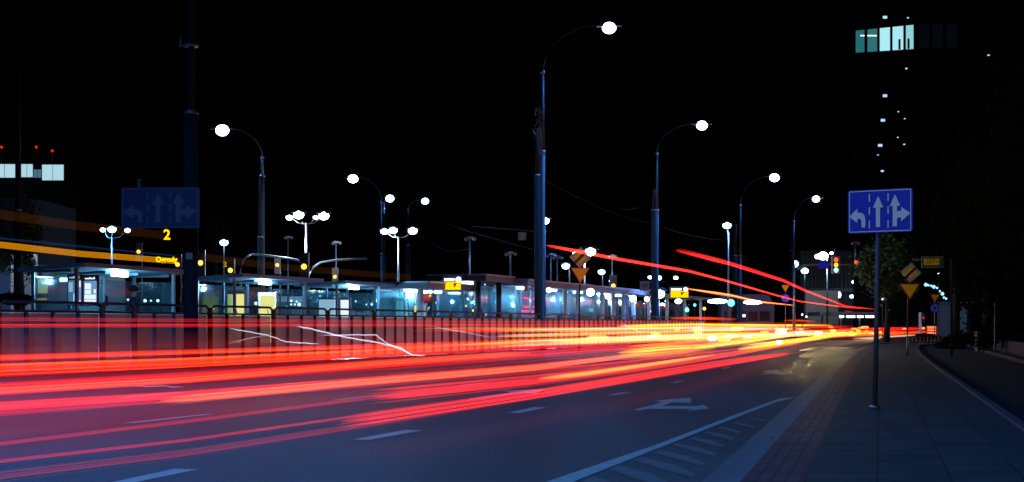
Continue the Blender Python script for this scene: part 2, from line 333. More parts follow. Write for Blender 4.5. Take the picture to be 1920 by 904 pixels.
# ------------------------------------------------------------------ street lamps with curved arm
def arc_arm(p0,tip,rise,n=10):
    pts=[]
    for i in range(n+1):
        t=i/n; pts.append(Vector((p0.x+(tip.x-p0.x)*(1-math.cos(t*math.pi/2)), p0.y+(tip.y-p0.y)*(1-math.cos(t*math.pi/2)), p0.z+(tip.z-p0.z)*math.sin(t*math.pi/2)*1.0)))
    return pts
def street_lamp(ppx,lpx,lpy,Y,joint,label,group,power,r=.12,thick_to=None,glm=None,base=0.,head=1.):
    P=W(ppx,HY,Y); P.z=base; T=W(lpx,lpy,Y); J=W(ppx,joint,Y)
    rt=root('street_lamp',(P.x,Y,base),label,'street lamp',group)
    b=MB()
    zj=thick_to or J.z*.62
    b.tube([(P.x,Y,base),(P.x,Y,base+.3),(P.x,Y,base+.31),(P.x,Y,zj)],[r*1.9,r*1.9,r*1.35,r*1.25],10); b.tube([(P.x,Y,zj),(P.x,Y,J.z)],[r*.85,r*.6],8)
    b.build('pole',m_post,rt,True)
    MB().tube([(P.x,Y,zj-.08),(P.x,Y,zj+.08)],r*1.5,10).build('collar',m_steel,rt,True); MB().tube([(P.x,Y,J.z-.07),(P.x,Y,J.z+.07)],r*1.05,10).build('collar',m_steel,rt,True)
    s=1 if T.x>P.x else -1
    a=MB(); arm=arc_arm(Vector((P.x,Y,J.z)),Vector((T.x-s*.35,Y,T.z+.12)),0); a.tube(arm,[r*.5-(r*.25)*i/10 for i in range(11)],8); a.build('arm',surf('arm_dark',(.014,.018,.024),.8,spec=.2),rt,True)
    h=MB(); w=.42*head
    h.add([T+Vector(v) for v in [(-w,-.16,.04),(w,-.13,.06),(w,.13,.06),(-w,.16,.04),(-w*.8,-.09,.16),(w*.7,-.07,.14),(w*.7,.07,.14),(-w*.8,.09,.16)]],[(0,3,2,1),(4,5,6,7),(0,1,5,4),(1,2,6,5),(2,3,7,6),(3,0,4,7)])
    h.build('lamp_head',m_post,rt)
    e=MB(); e.ball(T+Vector((0,-.03,-.02)),.23*head,.17*head,.19*head,16,10); e.build('lamp_lens',glm or g_cool,rt,True)
    if power: lamp(T+Vector((0,0,-.35)),power,COOL,rt,'SPOT',.25,150,(0,0,-1))
    return rt
gs='street lamps with curved arms along the railing'
PW=5200
street_lamp(1018,1142,52,71,135,'tallest looking street lamp in the middle whose arm reaches right to the biggest bright lamp',gs,PW,.085,W(1018,285,71).z,head=1.35)
street_lamp(1232,1316,235,105,288,'second curved arm street lamp right of the tallest one',gs,PW*.9,.1,W(1232,395,105).z,head=1.6)
street_lamp(1388,1452,333,143,385,'third curved arm street lamp from the left over the street bend',gs,PW*.8,.13,head=1.9)
street_lamp(1488,1530,373,167,415,'farthest curved arm street lamp beside the mast arm with the traffic light',gs,PW*.6,.14,head=1.7)
gl='street lamps with arms over the far carriageway'
street_lamp(492,417,244,108,295,'curved arm street lamp whose bright head stands right of the thick mast',gl,PW*.8,.13,W(492,330,108).z,head=2.0)
street_lamp(716,662,335,144,380,'curved arm lamp left of the small pair above the shelters',gl,PW*.6,.13,head=2.0)
street_lamp(720,731,372,166,392,'distant lamp beside a pole right above the three close floodlights',gl,PW*.4,.12,head=1.9)
street_lamp(765,797,377,168,392,'distant blue white lamp on the rightmost pole of the left row',gl,PW*.4,.14,head=1.7)
# lamps of the same rows beside and behind the viewpoint; they light the foreground
P0=Vector((-19.8,4,0))
def near_lamp(x,y,reach,label,power):
    rt=root('street_lamp',(x,y,0),label,'street lamp',gs)
    MB().tube([(x,y,0),(x,y,8),(x,y,12.5)],[.2,.15,.08],10).build('pole',m_post,rt,True)
    MB().tube(arc_arm(Vector((x,y,12.5)),Vector((x+reach,y,14.3)),0),.06,8).build('arm',m_post,rt,True)
    MB().ball((x+reach+.3,y,14.3),.42,.2,.1).build('lamp_head',m_post,rt,True)
    MB().ball((x+reach+.3,y,14.22),.3,.15,.12).build('lamp_lens',g_cool,rt,True)
    lamp((x+reach+.3,y,14),power,COOL,rt,'SPOT',.25,165,(0,0,-1))
near_lamp(-20.5,3,5.5,'curved arm street lamp of the row, out of view left of the viewpoint',PW*3.6)
near_lamp(-15.6,22,4.5,'curved arm street lamp out of view beyond the left end of the railing',PW*2.)
rt=root('added_sign_light',(-6,-26,0),'added unseen light behind the viewpoint standing in for reflective road signs','added light'); MB().box(-6.3,-5.7,-26.3,-26.05,0,.7).build('base',m_black,rt); MB().box(-6.2,-5.8,-26.2,-26,.7,1.3).build('lamp_head',m_black,rt); MB().box(-6.16,-5.84,-25.99,-25.97,1.04,1.26).build('lamp_lens',g_warm,rt)
lamp((-6,-25.8,1.15),16000,(1.,.95,.72),rt,'SPOT',.05,19,(15.5,100,9.6))  # added light with no real lamp there, stands in for reflective sign faces

# thick catenary mast at left with collar
def mast(px,Y,topz,r1,r2,colz,label,extra=True):
    p=W(px,HY,Y); rt=root('tram_mast',(p.x,Y,0),label,'mast','tall masts carrying the tram wires')
    b=MB(); b.tube([(p.x,Y,0),(p.x,Y,.5),(p.x,Y,.52),(p.x,Y,colz)],[r1*1.25,r1*1.25,r1,r1],20); b.tube([(p.x,Y,colz),(p.x+.05,Y,topz)],[r2,r2*.9],20); b.build('pole',surf('dark_mast',(.009,.012,.016),.75,.0,spec=.15,var=.25,scale=7),rt,True)
    c=MB(); c.tube([(p.x,Y,colz-.03),(p.x,Y,colz+.09)],[r1*1.12,r2*1.05],20); c.build('collar',m_steel,rt,True)
    return rt,p
rt,p=mast(358,40,12.5,.18,.085,W(0,212,40).z,'thick tapering tram mast rising out of the picture at left')
b=MB(); z=W(0,88,40).z; b.tube([(p.x,40,z),(p.x,40,z+.06)],.19,20); b.tube([(p.x-.1,40,z),(p.x-.26,40,z+.05)],.02); b.tube([(p.x-.26,40,z),(p.x-.26,40,z+.3)],[.035,.02],8); b.build('insulator_bracket',m_steel,rt,True)
b=MB(); b.box(p.x-.08,p.x+.08,39.78,39.82,W(0,487,40).z,W(0,475,40).z); b.build('number_plate',surf('plate_green',(.1,.16,.08),.5),rt)
lights_m=m_post
for px,Y,cy,ty,r in [(33,56,395,75,.13),(1008,73,330,240,.15),(1226,103,395,355,.18),(488,104,445,330,.2),(765,160,460,400,.2),(1378,140,480,420,.22),(720,158,500,400,.16),(1483,160,470,420,.2)]:
    mast(px,Y,W(0,ty,Y).z,r,r*.72,W(0,cy,Y).z,{33:'slim dark mast at the left edge before the building with the lit roof',1008:'dark mast directly left of the middle street lamp',1226:'dark mast left of the second curved arm lamp',488:'dark mast beside the lamp pole left of the floodlights',765:'distant mast under the rightmost lamp of the left row',1378:'dark mast left of the third curved arm lamp',720:'distant thin mast behind the three close floodlights',1483:'distant mast next to the farthest curved arm lamp'}[px])
# cable tangle on the middle mast
b=MB()
q=W(1012,240,71)
b.tube([q-Vector((0,0,1)),q+Vector((0,0,1))],.03,6)
for k in range(26):
    a=q+Vector((rnd(-.28,.12),rnd(-.1,.1),rnd(-.9,.9))); b.tube([q+Vector((0,0,a.z-q.z)),a,a+Vector((rnd(-.12,.12),0,rnd(-.25,.25)))],.012,4)
tag(b.build('mast_fittings',m_steel,base=q),'tangle of small wires and clips on the middle mast','cable clips')
# slim bare poles
for px,Y,ty,by in [(881,95,447,600),(957,92,475,600),(540,120,445,600),(630,110,455,600),(1604,120,455,520),(1033,100,478,600),(1045,105,482,600),(1148,120,480,600)]:
    p=W(px,HY,Y); z=W(px,ty,Y).z
    lab={881:'slim bare pole above the amber display board',957:'slim dark pole left of the lit glass booth',540:'short camera pole left of the twin floodlights',630:'short camera pole right of the twin floodlights',1604:'thin upright pole on the signal arm at the trees',1033:'thin dark pole right of the middle street lamp',1045:'thinner pole beside the one right of the middle lamp',1148:'thin pole behind the glass pavilion roof'}[px]
    if px in (1604,): z0=W(0,495,Y).z
    else: z0=0
    rr=root('camera_pole',(p.x,Y,z0),lab,'pole'); MB().tube([(p.x,Y,z0),(p.x,Y,z)],[.07,.05],8).build('pole',m_steel,rr,True)
    c=MB(); c.box(p.x-.12,p.x+.16,Y-.15,Y+.1,z-.02,z+.1); c.ball((p.x-.22,Y,z-.06),.11); c.ball((p.x+.26,Y,z-.04),.12); c.tube([(p.x-.22,Y,z-.04),(p.x+.26,Y,z-.02)],.025); c.build('camera_head',m_steel,rr)

# multi head floodlight poles
def flood(px,Y,heads,top,label,mat=g_warm,r=.11,hr=.3,power=0,cat='floodlight pole',col=WARM,grp='floodlight poles beyond the tracks'):
    p=W(px,HY,Y); t=W(px,top,Y); rr=root('floodlight_pole',(p.x,Y,0),label,cat,grp)
    MB().tube([(p.x,Y,0),(p.x,Y,t.z*.55),(p.x,Y,t.z*.56),(p.x,Y,t.z)],[r*1.2,r,r*.8,r*.5],10).build('pole',m_steel,rr,True)
    a=MB()
    for hx,hy,s in heads:
        h=W(hx,hy,Y); a.tube([t-Vector((0,0,.1)),Vector(((t.x+h.x)/2,Y,t.z)),h+Vector((0,0,.12*s))],.022,6)
    a.build('cross_arm',m_post,rr)
    for hx,hy,s in heads:
        h=W(hx,hy,Y)
        hd=MB().add([h+Vector(v)*s for v in [(-.36,-.1,.1),(.36,-.1,.1),(.36,.22,.1),(-.36,.22,.1),(-.22,0,.24),(.22,0,.24),(.22,.15,.24),(-.22,.15,.24)]],[(0,3,2,1),(4,5,6,7),(0,1,5,4),(1,2,6,5),(2,3,7,6),(3,0,4,7)]).build('lamp_head',m_post,rr)
        MB().ball(h,hr*s*.78,hr*s*.5,hr*s*.6,12,8).build('lamp_lens',mat,hd,True)
    if power: h=W(heads[0][0],heads[0][1],Y); lamp(h+Vector((0,-.2,-.5)),power,col,rr,'POINT',.3)
flood(574,94,[(543,408,.8),(560,403,1.3),(592,408,.6),(607,405,1.3)],418,'pole with two pairs of big white floodlights above the yellow posters',power=2500)
flood(747,108,[(721,434,1.1),(737,432,1.2),(774,433,1.3)],444,'pole with three white floodlights right of the pole with two pairs',power=2200)
flood(210,107,[(193,431,.8),(210,430,1.2),(239,432,.8)],445,'pole with three floodlights above the left shelter',mat=g_cool,power=1500,col=COOL)
flood(1021,98,[(1021,414,1.25)],424,'single cool white lamp in front of the middle mast',mat=g_cool,power=1500,col=COOL)
flood(1096,118,[(1107,472,1.7),(1079,476,.9)],482,'warm white floodlight pair behind the striped diamond sign left of the bend',power=1200)
flood(1366,125,[(1363,423,1.4)],436,'single cool white lamp on a slim pole between the second and third curved lamps',mat=g_cool,power=1200,col=COOL)
flood(1490,170,[(1489,495,1.7)],505,'left of the two low blue white lamps by the traffic light',mat=g_cool,hr=.35)
flood(1509,178,[(1509,508,1.5)],516,'right of the two low blue white lamps by the traffic light',mat=g_cool,hr=.35)
flood(1551,190,[(1543,480,2.1),(1533,481,1.2),(1559,475,.7)],486,'warm white floodlight cluster left of the traffic light',hr=.38,power=2500)
flood(1068,125,[(1061,499,1.3)],506,'low blue white lamp left of the yellow triangle by the glass pavilion',mat=g_cool)
flood(1130,140,[(1128,510,1.3)],517,'low blue white lamp right of the yellow triangle by the glass pavilion',mat=g_cool)
flood(1234,160,[(1234,521,1.4),(1219,520,.9),(1267,521,1.)],528,'low pole with three small blue lamps above the brightest low lamp',mat=g_cool)
flood(1235,110,[(1235,551,1.8)],560,'brightest low lamp glowing white and blue beside the amber board',mat=g_cool,power=900,col=BLUE)
flood(420,120,[(420,455,1.3)],462,'small blue lamp alone left of the twin floodlights',mat=g_cool)

# amber signals
def signal(px,py,Y,label,pole=True,s=1.,mat=g_amber,poletop=None):
    c=W(px,py,Y); rr=root('amber_signal',(c.x,Y,0) if pole else tuple(c),label,'signal lamp','blinking amber signals beyond the tracks')
    if pole: MB().tube([(c.x+.16,Y+.12,0),(c.x+.16,Y+.12,c.z+.4)],.05,8).build('pole',m_post,rr,True)
    b=MB(); b.box(c.x-.17*s,c.x+.17*s,Y+.03,Y+.22,c.z-.5*s,c.z+.5*s); b.build('signal_housing',m_black,rr)
    MB().ball((c.x,Y-.02,c.z),.1*s,.08,.1*s).build('signal_lens',mat,rr,True)
for px,py,Y,lab,s in [(376,493,86,'amber signal just right of the thick mast',1.4),(432,507,90,'amber signal below the small numeral right of the mast',1.35),(520,497,100,'amber signal above the lit roof of the second shelter',1.1),(570,500,92,'brightest amber signal on the twin floodlight pole',1.6),(628,519,100,'amber signal right of the twin floodlight pole',1.1),(333,496,84,'amber signal just left of the thick mast',1.1),(260,472,95,'small amber signal above the left shelter',1.1),(1150,536,118,'round amber signal over the glass pavilion roof',1.6)]:
    signal(px,py,Y,lab,s=s)

# big mast arms at left centre
def mast_arm(pts,Y,label,r=.07):
    P=[W(a,b_,Y) for a,b_ in pts]; b=MB(); P2=[Vector((P[0].x,Y,0))]+P
    b.tube(P2,[r*1.4]+[r*1.2]+[r]*(len(P)-1),8); o=b.build('signal_gantry',m_steel,smooth=True,base=P2[0]); tag(o,label,'gantry'); return o
mast_arm([(575,545),(577,512),(570,495),(556,487),(530,483),(500,479),(472,477)],93,'curved steel arm reaching left from the twin floodlight pole')
mast_arm([(578,545),(579,515),(588,501),(603,492),(625,488),(655,486),(688,485)],95,'curved steel arm reaching right from the twin floodlight pole')
mast_arm([(452,560),(451,510),(456,488),(470,477)],93.5,'curved steel post at the left end of the long arm',.06)
mast_arm([(812,600),(812,545),(815,536),(824,529),(834,526)],78,'small curved bracket holding the amber board',.05)
g1=mast_arm([(1489,580),(1490,515),(1497,502),(1515,496),(1550,495),(1585,495),(1612,496)],120,'long horizontal signal arm before the trees carrying the traffic light',.09)

# traffic light on the arm
Y=119.4; c=W(1567,497,Y); tl=root('traffic_light',tuple(W(1567,512,Y)),'traffic light with red, amber and green lit under a pale outline board','traffic light')
w,h=.25*1.0,.62*1.0
b=MB(); b.box(c.x-w-.07,c.x+w+.07,Y+.02,Y+.05,c.z-h-.0,c.z+h+.0); b.build('backboard',surf('pale_board',(.75,.8,.9),.4),tl)
b=MB(); b.box(c.x-w,c.x+w,Y-.12,Y+.015,c.z-h+.06,c.z+h-.06); b.build('signal_housing',m_black,tl)
for k,(m,) in enumerate([(glow('tl_red',(1,.08,.02),2.4),),(glow('tl_amber',(1,.4,.02),2.2),),(glow('tl_green',(.15,1,.9),5),)]):
    z=c.z+.38-.38*k
    MB().ball((c.x,Y-.14,z),.165,.05,.165).build('signal_lens',m,tl,True)
    v=MB(); v.tube([(c.x,Y-.13,z+.0),(c.x,Y-.14,z)],.18,10,False); v.build('visor',m_black,tl)
MB().tube([(c.x,Y+.2,c.z+.3),(c.x-.05,Y+.2,c.z+1.3)],.02).build('bracket',m_steel,tl)
for px,lab in [(1544,'small blue lane sign under the warm floodlight'),(1613,'small blue lane sign at the right end of the signal arm')]:
    c=W(px,497,119.5); b=MB(); b.box(c.x-(.38 if px<1600 else .25),c.x+(.38 if px<1600 else .3),119.4,119.45,c.z-.28,c.z+.3); o=b.build('sign_plate',surf('sign_blue_far',(.02,.05,.8),.4),base=c); tag(o,lab,'road sign','blue signs on the signal arm')
c=W(1606,492,119); tag(MB().ball(c,.17,.08,.14).build('signal_lamp',glow('tl_red',(1,.08,.02),2.4),base=c),'red signal lamp beside the right blue sign on the arm','signal lamp')

# ------------------------------------------------------------------ lane direction signs
def lane_sign(x0,x1,y0l,y1l,y0r,y1r,Y,dY,mb,mw,name,label,pole,border,stub=None):
    """plate corners given by photo rows; near side right"""
    A=W(x0,y1l,Y); B=W(x1,y1r,Y-dY); up=W(x0,y0l,Y)-A
    ex=(B-A); Wd=ex.length; ez=Vector((0,0,1)); Hh=up.z; ex.normalize(); ny=ex.cross(ez).normalized()   # towards the camera
    def P(u,v,o=0): return A+ex*(u*Wd)+ez*(v*Hh)+ny*o
    rr=root('lane_sign',(pole[0],pole[1],pole[2]) if pole else tuple(A),label,'road sign','blue lane arrow signs')
    b=MB(); b.prism([P(0.0,0.03),P(.03,0),P(.97,0),P(1,.03),P(1,.97),P(.97,1),P(.03,1),P(0,.97)],-ny*.03); b.build('sign_plate',mb,rr)
    b=MB(); e=.012; a=Wd/Hh
    for (u0,v0,u1,v1) in [(.02,.02,.98,.02+e*1.6),(.02,.98-e*1.6,.98,.98),(.02,.02,.02+e,.98),(.98-e,.02,.98,.98)]:
        b.prism([P(u0,v0,.003),P(u1,v0,.003),P(u1,v1,.003),P(u0,v1,.003)],ny*.001)
    b.build('border',border,rr)
    def poly(n,pts):
        q=MB(); q.prism([P(u,v,.004) for u,v in pts],ny*.002); q.build(n,mw,rr)
    poly('left_arrow',[(.22,.13),(.275,.13),(.275,.32),(.262,.4),(.23,.46),(.15,.48),(.15,.57),(.02,.39),(.15,.24),(.15,.33),(.195,.33),(.215,.29)])
    poly('straight_arrow',[(.44,.13),(.505,.13),(.505,.58),(.555,.58),(.475,.85),(.395,.58),(.44,.58)])
    poly('right_arrow',[(.70,.13),(.765,.13),(.765,.30),(.78,.33),(.83,.33),(.83,.24),(.97,.42),(.83,.57),(.83,.48),(.765,.48),(.765,.60),(.815,.60),(.735,.87),(.655,.60),(.70,.60)])
    for u in (.33,.62):
        for v in (.1,.42,.72): MB().prism([P(u,v,.004),P(u+.018,v,.004),P(u+.018,v+.18,.004),P(u,v+.18,.004)],ny*.002).build('lane_line',mw,rr)
    return rr,P
bx=G(1640,766,.05)
sr,P=lane_sign(1590,1711,358,438,350,434,18.72,.42,m_blue,m_white,'x','blue lane arrow sign on its own pole on the right pavement',(bx.x,bx.y,.05),m_white)
b=MB(); b.tube([(bx.x,bx.y,.05),(bx.x+.055,bx.y,2.6)],.033,12); b.build('pole',m_post,sr,True)
b=MB(); b.tube([(bx.x,bx.y,.05),(bx.x,bx.y,.09)],.07,12); b.build('base_collar',m_steel,sr,True)
q=W(345,390,39.4)
sl,P=lane_sign(227,374,352,428,352,428,39.2,.35,m_blued,m_whited,'y','large blue lane arrow sign coloured dark as unlit, mounted against the thick mast at left',(q.x,39.5,W(0,428,39.2).z),m_whited)
MB().tube([W(261,430,39.4),W(261,336,39.4)],.05,10).build('post_stub',m_steel,sl,True)
MB().tube([W(235,385,39.45),W(352,385,39.75)],.035,8).build('bracket',m_steel,sl,True)

# diamond + yield signs
def disk(b,c,r,y0,y1,n=24): b.prism([(c.x+r*math.cos(2*math.pi*i/n),y0,c.z+r*math.sin(2*math.pi*i/n)) for i in range(n)],(0,y1-y0,0))
def yield_sign(px,py0,py1,halfw,Y,parent,lm=m_yel):
    a=W(px-halfw,py0,Y); b_=W(px+halfw,py0,Y); t=W(px,py1,Y)
    m=MB(); m.prism([a,b_,t],(0,.02,0)); m.build('triangle_border',m_red,parent)
    c=(a+b_+t)/3; k=.84; m=MB(); m.prism([c+(v-c)*k+Vector((0,-.006,0)) for v in (a,b_,t)],(0,.004,0)); m.build('triangle_face',lm,parent)
def diamond(px,py,s,Y,parent):
    c=W(px,py,Y); r=s*Y/FP
    def dp(k,y): return [(c.x-r*k*1.02,y,c.z+r*k*.07),(c.x+r*k*.07,y,c.z+r*k),(c.x+r*k,y,c.z-r*k*.07),(c.x-r*k*.07,y,c.z-r*k)]
    MB().prism(dp(1,Y),(0,.02,0)).build('diamond_border',m_white,parent)
    MB().prism(dp(.6,Y-.005),(0,.003,0)).build('diamond_face',m_yel,parent)
    n=Vector((.707,0,.707)); e=Vector((.707,0,-.707)); w=.13*r; L=.74*r
    MB().prism([c+Vector((0,-.012,0))+n*L-e*w*1.,c+Vector((0,-.012,0))+n*L+e*w,c+Vector((0,-.012,0))-n*L+e*w,c+Vector((0,-.012,0))-n*L-e*w],(0,.004,0)).build('black_band',m_black,parent)
bp=G(1702,668,.05); Y=bp.y
r1=root('priority_sign',(bp.x,Y,.05),'striped diamond sign above a yellow triangle on a thin pole on the right pavement','road sign','diamond and triangle sign pairs')
MB().tube([(bp.x,Y+.05,.05),(bp.x,Y+.05,.05+.7)],.035,10).build('pole_sleeve',m_steel,r1,True)
MB().tube([(bp.x,Y+.05,.8),(bp.x+.06,Y+.05,W(0,495,Y).z)],.028,10).build('pole',m_black,r1,True)
diamond(1708,511,19,Y,r1); yield_sign(1706,532,562,19,Y,r1)
Y=70; px=1062; pp=W(1088,HY,Y)
r2=root('priority_sign',(pp.x,Y,0),'striped diamond sign above a yellow triangle by the railing in the middle','road sign','diamond and triangle sign pairs')
MB().tube([(pp.x-.05,Y+.06,0),(pp.x,Y+.06,W(0,470,Y).z)],.04,10).build('pole',m_black,r2,True)
diamond(1088,483,20,Y,r2); yield_sign(1088,502,532,18,Y,r2)
def round_sign(px,py,rp,Y,parent):
    c=W(px,py,Y); r=rp*Y/FP
    b=MB(); disk(b,c,r,Y,Y+.02); b.build('round_plate',surf('roundabout_blue',(.02,.06,.9),.4),parent)
    for k in range(3):
        b=MB(); a0=R(120*k+20); a1=a0+R(75); n=7; ro,ri=r*.72,r*.46
        pts=[(c.x+ro*math.cos(a0+(a1-a0)*i/n),Y-.006,c.z+ro*math.sin(a0+(a1-a0)*i/n)) for i in range(n+1)]
        pts+=[(c.x+r*.59*math.cos(a1+R(28)),Y-.006,c.z+r*.59*math.sin(a1+R(28)))]
        pts+=[(c.x+ri*math.cos(a1-(a1-a0)*i/n),Y-.006,c.z+ri*math.sin(a1-(a1-a0)*i/n)) for i in range(n+1)]
        b.prism(pts,(0,.004,0)); b.build('arrow_mark',m_white,parent)
for px,y0,y1,hw,cy,rp,Y,lab in [(1753,552,568,9,578,8.5,110,'small yellow triangle over a round blue roundabout sign near the low white building'),(1473,534,549,8,559,8,122,'distant yellow triangle over a round blue sign above the street bend')]:
    pp=W(px,HY,Y); rr=root('roundabout_sign',(pp.x,Y,0),lab,'road sign','triangle and roundabout sign pairs')
    MB().tube([(pp.x,Y+.06,0),(pp.x,Y+.06,W(0,y0,Y).z)],.035,8).build('pole',m_steel,rr,True)
    yield_sign(px,y0,y1,hw,Y,rr); round_sign(px,cy,rp,Y,rr)
# route board 307
Y=58; a=W(1728,502,Y); b_=W(1770,481,Y)
rr=root('route_board',(a.x,Y,0),'green edged direction board with yellow 307 plate under the dark trees','road sign')
MB().box(a.x,b_.x,Y,Y+.04,a.z,b_.z).build('board',surf('board_green',(.01,.06,.05),.5),rr)
b=MB(); t=.02
for q in [(a.x,b_.x,a.z,a.z+t),(a.x,b_.x,b_.z-t,b_.z),(a.x,a.x+t,a.z,b_.z)]: b.box(q[0],q[1],Y-.008,Y-.002,q[2],q[3])
b.build('border',surf('board_edge',(.15,.3,.32),.5),rr)
c0=W(1732,497,Y); c1=W(1761,485,Y); MB().box(c0.x,c1.x,Y-.012,Y-.003,c0.z,c1.z).build('number_plate',m_yel,rr)
Mt=Matrix.Translation(Vector(((c0.x+c1.x)/2-.04,Y-.014,(c0.z+c1.z)/2)))@Matrix.Rotation(R(90),4,'X')
text_mesh('307',"route_number",m_black,.24,Mt,rr,.002)
ar=MB(); cc=Vector((c1.x-.07,Y-.016,(c0.z+c1.z)/2)); ar.prism([cc+Vector((-.05,0,-.015)),cc+Vector((0,0,-.015)),cc+Vector((0,0,-.04)),cc+Vector((.05,0,.02)),cc+Vector((0,0,.04)),cc+Vector((0,0,.015)),cc+Vector((-.05,0,.015))],(0,.002,0)); ar.build('arrow_mark',m_black,rr)
MB().tube([(b_.x+.3,Y+.1,0),(b_.x+.3,Y+.1,a.z+.3),(a.x-.3,Y+.08,a.z+.3)],.05,8).build('pole',m_black,rr,True)

# ------------------------------------------------------------------ platform shelters
th=math.atan2(1,.308)
def local(X0,Y0,z=.3):
    """frame along the platform: x away from the camera, y away from the street"""
    return Matrix.Translation(Vector((X0+.308*Y0,Y0,z)))@Matrix.Rotation(th,4,'Z')
def lightbox(M,x,y,w,h,z,mat,parent,name,side=-1):
    """panel across the platform (faces the camera)"""
    b=MB(M); b.box(x,x+.12,y,y+w,z-.06,z+h+.06); f=b.build('box_frame',m_frame,parent)
    b=MB(M); b.box(x-.012,x-.004,y+.07,y+w-.07,z,z+h); return b.build(name,mat,f)
def shelter(Ya,Yb,label,kind,X0=-28.8,wid=1.7,h=2.6,power=300):
    M=local(X0,Ya); L=(Yb-Ya)*math.hypot(1,.308)
    rr=root('tram_shelter',tuple(M.translation),label,'shelter','glass tram shelters on the platform')
    b=MB(M); b.add([(-.5,-.5,h),(L+.6,-.5,h),(L+.6,wid+.2,h-.12),(-.5,wid+.2,h-.12),(-.5,-.5,h+.13),(L+.6,-.5,h+.13),(L+.6,wid+.2,h+.0),(-.5,wid+.2,h+.0)],[(0,3,2,1),(4,5,6,7),(0,1,5,4),(1,2,6,5),(2,3,7,6),(3,0,4,7)]); b.build('roof',m_roof,rr)
    n=max(2,int(L/1.7))
    for i in range(n+1):
        x=L*i/n
        b=MB(M); b.box(x-.05,x+.05,wid-.1,wid,0,h-.1); b.box(x-.04,x+.04,.3,wid-.1,h-.13,h-.03)
        if i in (0,n): b.box(x-.05,x+.05,0.05,.15,0,h-.02)
        b.build('post',m_frame,rr)
        if i<n:
            b=MB(M); b.box(x+.06,L*(i+1)/n-.06,wid-.06,wid-.04,.15,h-.25); b.build('glass_pane',m_glass,rr)
    for x in (0.,L):
        b=MB(M); b.box(x-.01,x+.01,.2,wid-.12,.15,h-.3); b.build('glass_pane',m_glass,rr)
    b=MB(M); b.box(.6,L-.6,wid-.55,wid-.2,.42,.47); 
    for x in (.8,L-.8): b.box(x-.03,x+.03,wid-.4,wid-.3,0,.42)
    b.build('bench',m_frame,rr)
    for x in ([L*.45] if kind!='c' else [L*.7]):
        b=MB(M); b.box(x-.35,x+.35,.1,.32,h-.2,h-.06); b.build('tube_lamp',g_tube,rr)
        lamp(M@Vector((x,.4,h-.35)),power,(.2,.62,1.),rr,'POINT',.2)
    return rr,M,L
rA,M,L=shelter(49.8,55.6,'nearest glass shelter left of the thick mast, two pale timetables inside','a')
for x,kind in ((.35,0),(1.25,1)):
    px=x
    b=MB(M); b.box(px,px+.08,.12,.66,1.42,2.4); f=b.build('timetable_case',m_black,rA)
    b=MB(M); b.box(px-.012,px-.004,.16,.62,1.46,2.22); b.build('timetable_sheet',g_posterd,f)
    bl=[(.17,.27,1.5,1.58),(.18,.6,1.46,1.53),(.38,.44,1.53,1.8),(.45,.6,1.85,2.15),(.17,.22,2.0,2.2)] if kind==0 else [(.18,.6,1.47,1.62),(.18,.6,1.64,1.78),(.36,.58,1.8,1.93),(.36,.58,1.95,2.15),(.18,.26,1.82,1.95)]
    for y0,y1,z0,z1 in bl: b=MB(M); b.box(px-.02,px-.013,y0,y1,z0,z1); b.build('paper_sheet',g_poster,f)
    b=MB(M)
    for k in range(7): b.box(px-.02,px-.013,.22+.052*k,.268+.052*k,2.27,2.27+(.07 if k in (0,3) else .045))
    b.build('header_lettering',g_poster,f)
rB,M,L=shelter(60.0,66.0,'second glass shelter with two yellow posters right of the thick mast','b')
def yposter(M,x,y,parent):
    b=MB(M); b.box(x,x+.14,y,y+.78,.0,2.1); f=b.build('poster_case',m_white,parent)
    b=MB(M); b.box(x-.012,x-.003,y+.05,y+.73,.12,1.98); b.build('poster_face',g_yel,f)
    b=MB(M)
    def st(pts,w=.03):
        for (a,c),(e,g_) in zip(pts,pts[1:]):
            b.prism([(x-.018,y+a,c),(x-.018,y+a,c-w*1.5),(x-.018,y+e,g_-w*1.5),(x-.018,y+e,g_)],(.004,0,0))
    for z0 in (.28,.55,.85):
        st([(.12+.09*i,z0+(.09 if i%2 else 0)) for i in range(7)])
    b.prism([(x-.018,y+.42,1.6),(x-.018,y+.36,1.25),(x-.018,y+.3,1.2)],(.004,0,0))
    b.build('poster_zigzag',surf('poster_ink',(.01,.02,.12),.6),f)
yposter(M,.5,-.1,rB); yposter(M,3.4,-.0,rB)
rC,M,L=shelter(69.2,73.8,'third glass shelter with two white posters under a single roof lamp','a')
for x in (.3,1.5): 
    b=MB(M); b.box(x,x+.12,.1,1.15,.5,2.0); f=b.build('poster_case',m_frame,rC)
    MB(M).box(x-.012,x-.004,.18,1.07,.58,1.92).build('poster_face',g_poster,f)
rD,M,L=shelter(77,83,'fourth glass shelter left of the amber display board with one pale poster','a')
b=MB(M); b.box(.3,.42,0,.7,.1,2.1); f=b.build('poster_case',m_frame,rD); MB(M).box(.288,.296,.05,.65,.2,2.0).build('poster_face',glow('poster_teal',(.3,.75,.8),1.1),f)
b=MB(M); b.box(2.8,2.92,0,.7,.1,1.9); f=b.build('poster_case',m_frame,rD); MB(M).box(2.788,2.796,.05,.65,.2,1.8).build('poster_face',g_yel,f)

